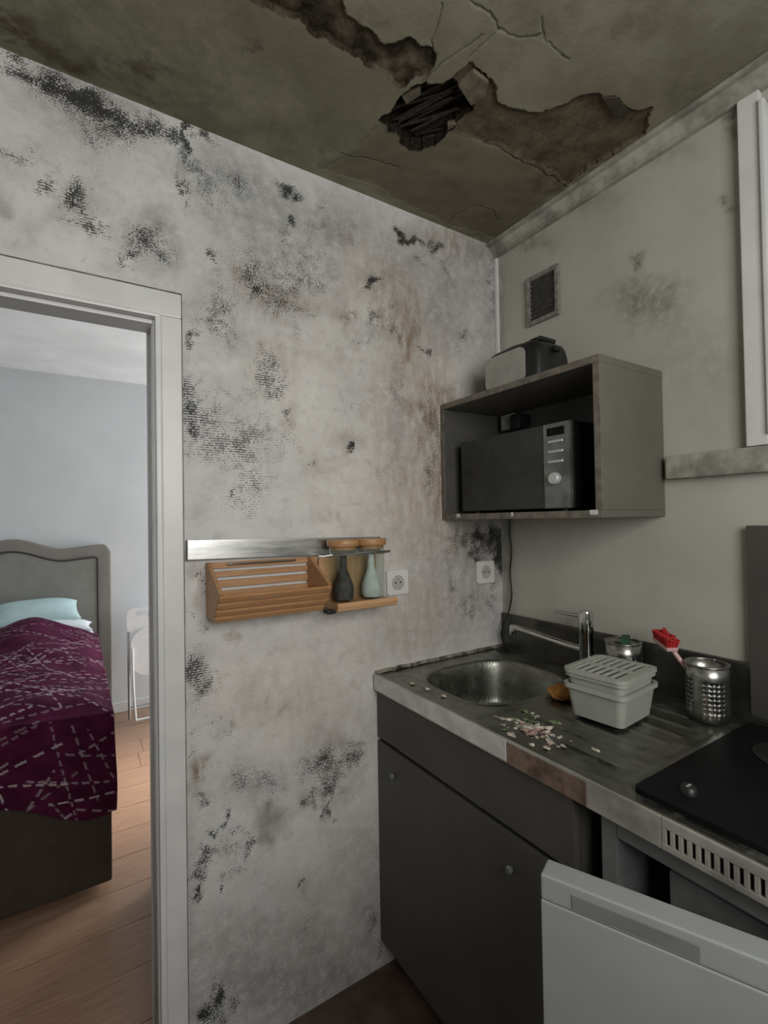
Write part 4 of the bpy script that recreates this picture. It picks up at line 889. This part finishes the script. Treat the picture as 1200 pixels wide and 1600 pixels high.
# ---- vent, sockets, hanging cable
root = thing('air_vent', (-0.001, -0.214, 2.03), 'small grimy square air vent high on the right wall', 'vent')
for a in ((-0.281, -0.267, 2.028, 2.194), (-0.164, -0.150, 2.028, 2.194), (-0.2665, -0.1645, 2.028, 2.042), (-0.2665, -0.1645, 2.180, 2.194)):
    box('frame_bar', -0.013, -0.001, *a, MAT['ventframe'], root, 0.002)
box('mesh_backing', -0.004, -0.001, -0.2665, -0.1645, 2.0425, 2.1795, MAT['ventmesh'], root, 0)
for k in range(9):
    z = 2.049+k*0.0152
    M = Matrix.Translation((-0.007, 0, z)) @ Matrix.Rotation(math.radians(38), 4, 'Y')
    box('louvre', -0.0035, 0.0035, -0.266, -0.165, -0.0008, 0.0008, MAT['ventmesh'], root, 0, 1, M)
def socket(cx, cz_, w, h, label):
    root = thing('wall_socket', (cx, -0.001, cz_), label, 'socket', 'round-pin sockets on the mouldy wall')
    prism('cover_plate', [(x, -0.001, z) for x, z in rrect(cx, cz_, w, h, 0.008, 4)], (0, -0.010, 0), MAT['outlet'], root, 0.002)
    M = Matrix.Translation((cx, -0.011, cz_)) @ Matrix.Rotation(math.radians(90), 4, 'X')
    rc = lathe('recess', [(0.0235, 0.0002), (0.0225, 0.002), (0.0205, 0.002), (0.0195, 0.0006), (0, 0.0006)], (0, 0, 0), simple('socket_recess', (0.50, 0.49, 0.46), 0.4), root, 28, M=M)
    for x, z in ((-0.0095, 0), (0.0095, 0)): lathe('pin_hole', [(0, 0.0012), (0.003, 0.0012), (0.003, 0.0005)], (x, z, 0), MAT['black'], rc, 12, M=M)
    lathe('earth_pin', [(0, 0.004), (0.0022, 0.004), (0.0026, 0.0005)], (0, 0.010, 0), MAT['steelbright'], rc, 10, M=M)
socket(-0.475, 1.170, 0.080, 0.078, 'white wall socket right of the bottle holder')
socket(-0.092, 1.175, 0.084, 0.080, 'white wall socket in the mouldy corner under the wall cabinet')
tag(tube('power_cable', smooth_path([(-0.010, -0.052, 1.365), (-0.009, -0.050, 1.31), (-0.010, -0.058, 1.25), (-0.011, -0.050, 1.17), (-0.012, -0.056, 1.09), (-0.018, -0.046, 1.03), (-0.030, -0.030, 0.985), (-0.038, -0.026, 0.945), (-0.036, -0.034, 0.915), (-0.045, -0.075, 0.902)], 6), 0.0030, MAT['black'], None, 8), 'thin black cable hanging from the wall cabinet into the worktop corner', 'cable')

# ---- rail with bamboo crate and jar holder
M = Matrix.Translation((-0.81, 0, 1.296)) @ Matrix.Rotation(math.radians(1.0), 4, 'Y') @ Matrix.Translation((0.81, 0, -1.296))
root = thing('wall_rail', (-0.81, -0.001, 1.27), 'flat brushed steel rail screwed to the mouldy wall', 'rail')
box('bar', -1.102, -0.545, -0.014, -0.001, 1.2715, 1.3215, MAT['steelbright'], root, 0.002, 2, M)
box('end_cap', -1.1045, -1.1022, -0.015, -0.001, 1.271, 1.322, MAT['steeldark'], root, 0.0006, 1, M)
box('end_cap', -0.5448, -0.5425, -0.015, -0.001, 1.271, 1.322, MAT['steeldark'], root, 0.0006, 1, M)
root = thing('bamboo_crate', (-0.915, -0.07, 1.13), 'bamboo slatted crate hanging from the steel rail', 'crate')
x0, x1 = -1.058, -0.772
side = [(0, -0.002, 1.268), (0, -0.018, 1.268), (0, -0.142, 1.205), (0, -0.080, 1.132), (0, -0.002, 1.128)]
for x in (x0, x1-0.010):
    prism('side_panel', [(x, y-0.001 if y > -0.01 else y, z) for _, y, z in side], (0.010, 0, 0), MAT['bamboo'], root, 0.0015)
fx0, fx1 = x0+0.0005, x1-0.0005
d = Vector((0, -0.062, 0.073)); dn = d.normalized(); nrm = Vector((0, -dn.z, dn.y*-1)); nrm = Vector((0, -0.762, -0.648))
for k in range(4):
    a = Vector((0, -0.081, 1.133)) + d*(k/4.0) + dn*0.001; b = a + dn*0.0148
    prism('front_slat', [(fx0, a.y, a.z), (fx0, b.y, b.z), (fx0, b.y + nrm.y*0.008, b.z + nrm.z*0.008), (fx0, a.y + nrm.y*0.008, a.z + nrm.z*0.008)], (fx1-fx0, 0, 0), MAT['bamboo'], root, 0.001)
for k in range(3):
    y = -0.008 - k*0.0245; box('bottom_slat', x0+0.0105, x1-0.0105, y-0.021, y, 1.130, 1.137, MAT['bamboo'], root, 0.001)
for z0, z1 in ((1.1385, 1.163), (1.168, 1.194), (1.203, 1.221), (1.230, 1.244), (1.252, 1.268)):
    box('back_slat', x0+0.0105, x1-0.0105, -0.0125, -0.0035, z0, z1, MAT['bamboo'], root, 0.001)
box('back_frame', x1-0.0005+0.001, x1+0.02, -0.012, -0.003, 1.135, 1.268, MAT['bamboo'], root, 0.0015)
tube('wire_rod', [(x0+0.05, -0.022, 1.262), (x1-0.05, -0.022, 1.262)], 0.0028, MAT['chrome'], root, 8)
# paper scrap in the crate
M2 = Matrix.Translation((-0.93, -0.066, 1.139)) @ Matrix.Rotation(0.4, 4, 'Z') @ Matrix.Rotation(0.15, 4, 'Y')
tag(box('paper_scrap', -0.010, 0.010, -0.006, 0.006, 0, 0.0008, MAT['whiteplastic'], None, 0, 1, M2), 'tiny white paper scrap lying inside the bamboo crate', 'paper')
root = thing('jar_holder', (-0.65, -0.06, 1.118), 'bamboo jar holder hooked on the steel rail', 'holder')
hx0, hx1 = -0.748, -0.556
prof = [(-0.002, 1.262), (-0.002, 1.128), (-0.100, 1.128), (-0.112, 1.122), (-0.124, 1.126), (-0.128, 1.138), (-0.124, 1.147), (-0.118, 1.147), (-0.112, 1.140), (-0.100, 1.140), (-0.022, 1.140), (-0.011, 1.150), (-0.010, 1.262)]
prism('tray', [(hx0, y-0.001, z) for y, z in prof], (hx1-hx0, 0, 0), MAT['bamboolight'], root)
tube('guard_rod', [(hx0-0.004, -0.105, 1.274), (-0.64, -0.108, 1.278), (hx1-0.01, -0.105, 1.279)], 0.0026, MAT['chrome'], root, 8)
for x in (hx0-0.002, hx1-0.010): tube('rod_arm', [(x, -0.004, 1.268), (x, -0.050, 1.269), (x, -0.105, 1.276)], 0.0024, MAT['chrome'], root, 8)
box('hook', hx0-0.026, hx0-0.001, -0.118, -0.088, 1.120, 1.130, MAT['black'], root, 0.003)
for cx, fill, lab in ((-0.694, 'darkherb', 'glass jar with dark contents and bamboo lid, nearer the crate'), (-0.602, 'palesalt', 'glass jar with pale green contents and bamboo lid, nearer the socket')):
    cy = -0.058
    root = thing('storage_jar', (cx, cy, 1.1405), lab, 'jar', 'glass jars on the bamboo holder')
    zb = 1.1405
    lathe('glass_body', [(0, 0), (0.036, 0), (0.040, 0.004), (0.0405, 0.155), (0.0385, 0.155), (0.0380, 0.007), (0.034, 0.005), (0, 0.005)], (cx, cy, zb), MAT['glass'], root, 36)
    lathe('lid', [(0, -0.010), (0.037, -0.010), (0.0375, 0.0005), (0.045, 0.0005), (0.046, 0.003), (0.046, 0.016), (0.044, 0.019), (0, 0.020)], (cx, cy, zb+0.1552), MAT['bamboo'], root, 36)
    lathe('contents', [(0, 0.0055), (0.026, 0.0055), (0.030, 0.018), (0.029, 0.042), (0.020, 0.066), (0.011, 0.090), (0.009, 0.128), (0, 0.130)], (cx, cy, zb), MAT[fill], root, 28)

# ================================================================== bedroom things
# ---- bed: base, mattress; headboard; blanket; pillow
bx0, bx1, by0, by1 = -2.15, -1.225, 0.83, 2.62
root = thing('bed', ((bx0+bx1)/2, (by0+by1)/2, 0), 'single divan bed with curved grey upholstered headboard', 'bed')
box('divan_base', bx0, bx1, by0, by1, 0.03, 0.44, MAT['bedbase'], root, 0.012)
box('mattress', bx0+0.01, bx1-0.01, by0+0.01, by1, 0.4405, 0.655, MAT['sheet'], root, 0.04, 4)
for x in (bx0+0.08, bx1-0.08):
    for y in (by0+0.1, by1-0.1): box('foot', x-0.025, x+0.025, y-0.025, y+0.025, 0.001, 0.0305, MAT['black'], root, 0.003)
hx1 = -1.125; hc = (bx0+bx1)/2; hx0 = 2*hc-hx1
def htop(x):
    t = abs(x-hc)/(hx1-hc)
    return 1.205 + 0.075*(0.5+0.5*math.cos(math.pi*min(t/0.52, 1))) + 0.022*max(0, min(1, (t-0.52)/0.38))
def hshape(inset, zlow):
    pts = []
    N = 48
    x0_, x1_ = hx0+inset, hx1-inset; r = max(0.012, 0.055-inset*0.6)
    for i in range(N+1):
        x = x1_ - (x1_-x0_)*i/N
        z = htop(x) - inset
        e = min(x1_-x, x-x0_)
        if e < r: z -= r - math.sqrt(max(0, r*r-(r-e)**2))
        pts.append((x, z))
    return [(x1_, zlow)] + pts + [(x0_, zlow)]
o = hshape(0, 0.02)
hb = prism('headboard', [(x, 2.655, z) for x, z in o], (0, 0.085, 0), MAT['headborder'], root, 0.010)
i_ = hshape(0.082, 0.30)
prism('headboard_panel', [(x, 2.646, z) for x, z in i_], (0, 0.0088, 0), MAT['headboard'], root, 0.003)
tube('piping', [(x, 2.646, z) for x, z in hshape(0.080, 0.30)], 0.0065, MAT['piping'], root, 8)
# blanket
bt = 0.675
blk_x1 = bx1+0.005; foot = by0-0.016
Tn = np.concatenate([np.arange(0, 0.36, 0.03), np.arange(0.36, 1.32, 0.0045)]); Sn = np.arange(0, 2.05, 0.0045)
wid = blk_x1 - (bx0-0.005)      # flat width, then drop on the side towards the door
flat = 2.36 - foot
def bpos(t, s):
    xw = bx0-0.005 + t; drop_t = np.clip(t-wid, 0, None); drop_s = np.clip(s-flat, 0, None)
    x = np.minimum(xw, blk_x1); y = np.maximum(2.36 - s, foot)
    bulge = 0.15*np.exp(-((x+1.56)/0.24)**2)*sstep(0, 0.12, s)*(0.25+0.75*(1-sstep(0.3, 1.4, s)))
    folds = (vnoise(t, s, 5, 81)-.5)*0.030 + (vnoise(t, s, 14, 82)-.5)*0.010
    er = 1 - sstep(0.0, 0.10, np.minimum(blk_x1-x, y-foot))       # round over the edges
    z = bt + 0.012 + bulge*(1-0.5*er) + folds*(1-er) - 0.02*er**2
    d = np.maximum(drop_t, drop_s); m = np.minimum(drop_t, drop_s)
    sway = (vnoise(t, s*0.25, 8, 83)-.5)*0.05*np.clip(d/0.2, 0, 1)
    sway_s = (vnoise(s, t*0.25, 8, 84)-.5)*0.04*np.clip(d/0.2, 0, 1)
    x = np.where(drop_t > 0, x + 0.002 + np.abs(sway_s)*0.3 + m*0.02, x); x = np.where((drop_s > 0) & (drop_t <= 0), x, x)
    y = np.where(drop_s > 0, y - 0.010 - np.abs(sway) - m*0.08, y)
    return x, y, z - d
def bskip(t, s):
    dt = t-wid; ds = s-flat
    low = 0.24 + 0.13*sstep(0.4, 0.95, t) + 0.012*np.sin(t*17)
    return (ds > low) | (dt > 0.16 + 0.02*np.sin(s*9) + 0.12*(s > flat)) 
segs = []
rs = random.Random(5)
for k in range(150):
    a = rs.choice([0.35, -0.45, 0.9, -0.9, 1.25, -0.2, 0.15]) + rs.uniform(-0.15, 0.15)
    L = rs.uniform(0.14, 0.52); cx_, cy_ = rs.uniform(0.25, 1.2), (rs.uniform(0, 1.3) if rs.random() < 0.72 else rs.uniform(1.2, 2.0))
    segs.append((cx_, cy_, a, L, rs.uniform(0.012, 0.030), rs.random(), rs.choice([0.35, 0.55, 0.85])))
def bdash(t, s):
    out = np.zeros_like(t)
    for cx_, cy_, a, L, per, ph, gain in segs:
        p = (t-cx_)*math.cos(a) + (s-cy_)*math.sin(a); q = -(t-cx_)*math.sin(a) + (s-cy_)*math.cos(a)
        q = q + 0.06*(p*p)
        on = (np.abs(p) < L/2) & (((p/per/1.9+ph) % 1) < 0.60)
        out = np.maximum(out, np.where(on, gain*(1-sstep(0.0010, 0.0040, np.abs(q))), 0))
    return out
me = grid_mesh('plum_blanket', Tn, Sn, bpos, bskip, {'dash': bdash}, None, True)
bl = tag(new_obj('plum_blanket', me, MAT['blanket']), 'plum blanket with white dashed stitching spread over the bed', 'blanket')
# folded edge of white sheet by the pillow and the pillow
def cushion(name, c, w, d, h, rot, mat, label, cat):
    U = np.linspace(-1, 1, 40)
    gu, gv = np.meshgrid(U, U, indexing='ij')
    prof = np.clip((1-np.abs(gu)**2.6), 0, 1)**0.55*np.clip((1-np.abs(gv)**2.6), 0, 1)**0.55
    bm = bmesh.new(); top = {}; bot = {}
    for i in range(40):
        for j in range(40):
            s = 1 - 0.05*(1-abs(gu[i, j])**2)*abs(gv[i, j])**3; 
            x = gu[i, j]*w/2*(1-0.06*(1-gv[i, j]**2)*abs(gu[i, j])**4); y = gv[i, j]*d/2*s
            e = i in (0, 39) or j in (0, 39)
            nz = (vnoise(np.array([gu[i, j]]), np.array([gv[i, j]]), 2.5, 91)[0]-.5)*0.3
            top[i, j] = bm.verts.new((x, y, h*prof[i, j]*(0.62+nz*0.3)))
            bot[i, j] = top[i, j] if e else bm.verts.new((x, y, -h*0.30*prof[i, j]))
    for i in range(39):
        for j in range(39):
            bm.faces.new((top[i, j], top[i+1, j], top[i+1, j+1], top[i, j+1]))
            bm.faces.new((bot[i, j], bot[i, j+1], bot[i+1, j+1], bot[i+1, j]))
    bmesh.ops.transform(bm, matrix=Matrix.Translation(c) @ rot, verts=bm.verts)
    return tag(finish(bm, name, mat, None, True), label, cat)
cushion('pillow', (-1.545, 2.50, 0.810), 0.46, 0.24, 0.13, Matrix.Rotation(math.radians(6), 4, 'Z') @ Matrix.Rotation(math.radians(22), 4, 'X'), MAT['pillow'], 'pale teal pillow propped against the headboard', 'pillow')
cushion('folded_sheet', (-1.64, 2.44, 0.705), 0.80, 0.20, 0.13, Matrix.Rotation(math.radians(4), 4, 'X'), MAT['sheet'], 'white sheet edge showing between the blanket and the pillow', 'sheet')

# ---- folded white chair leaning against the far wall
root = thing('folding_chair', (-0.83, 2.50, 0), 'white folding chair folded up against the bedroom wall', 'chair')
tilt = math.radians(-6)
M = Matrix.Translation((-0.83, 2.50, 0)) @ Matrix.Rotation(tilt, 4, 'X')
def framed(name, w, z0, z1, y, th, hole, r=0.05):
    o = rrect(0, (z0+z1)/2, w, z1-z0, r, 6); h = rrect(0, hole[2], hole[0], hole[1], min(hole[0], hole[1])/2*0.95, 6)
    bm = bmesh.new(); tmp = bmesh.new(); ys_ = (y-th/2, y+th/2)
    A = [[tmp.verts.new((x, yy_, z)) for x, z in o] for yy_ in ys_]; B = [[tmp.verts.new((x, yy_, z)) for x, z in h] for yy_ in ys_]
    n_ = len(o)
    for i in range(n_):
        j = (i+1) % n_
        tmp.faces.new((A[0][i], A[0][j], B[0][j], B[0][i])); tmp.faces.new((A[1][i], B[1][i], B[1][j], A[1][j]))
        tmp.faces.new((A[0][i], A[1][i], A[1][j], A[0][j])); tmp.faces.new((B[0][i], B[0][j], B[1][j], B[1][i]))
    merge(bm, tmp, M); return finish(bm, name, MAT['chairwhite'], root)
framed('backrest', 0.41, 0.60, 0.775, 0.0, 0.018, (0.30, 0.032, 0.735), 0.045)
pl_ = [(x, z) for x, z in rrect(0, 0.465, 0.37, 0.33, 0.11, 7)]
prism('seat', [(x, -0.028, z) for x, z in pl_], (0, 0.014, 0), MAT['chairwhite'], root, 0.003, M)
for s in (-1, 1):
    tube('leg', [(s*0.195, 0.004, 0.61), (s*0.196, 0.004, 0.35), (s*0.197, 0.004, 0.02)], 0.009, MAT['chairmetal'], root, 10, None, M)
    tube('leg', smooth_path([(s*0.175, -0.045, 0.50), (s*0.175, -0.055, 0.25), (s*0.165, -0.065, 0.02)], 4), 0.008, MAT['chairwhite'], root, 10, None, M)
tube('foot_bar', [(-0.165, -0.065, 0.02), (0.165, -0.065, 0.02)], 0.008, MAT['chairwhite'], root, 10, None, M)
tube('cross_bar', [(-0.197, 0.004, 0.10), (0.197, 0.004, 0.10)], 0.006, MAT['chairmetal'], root, 10, None, M)
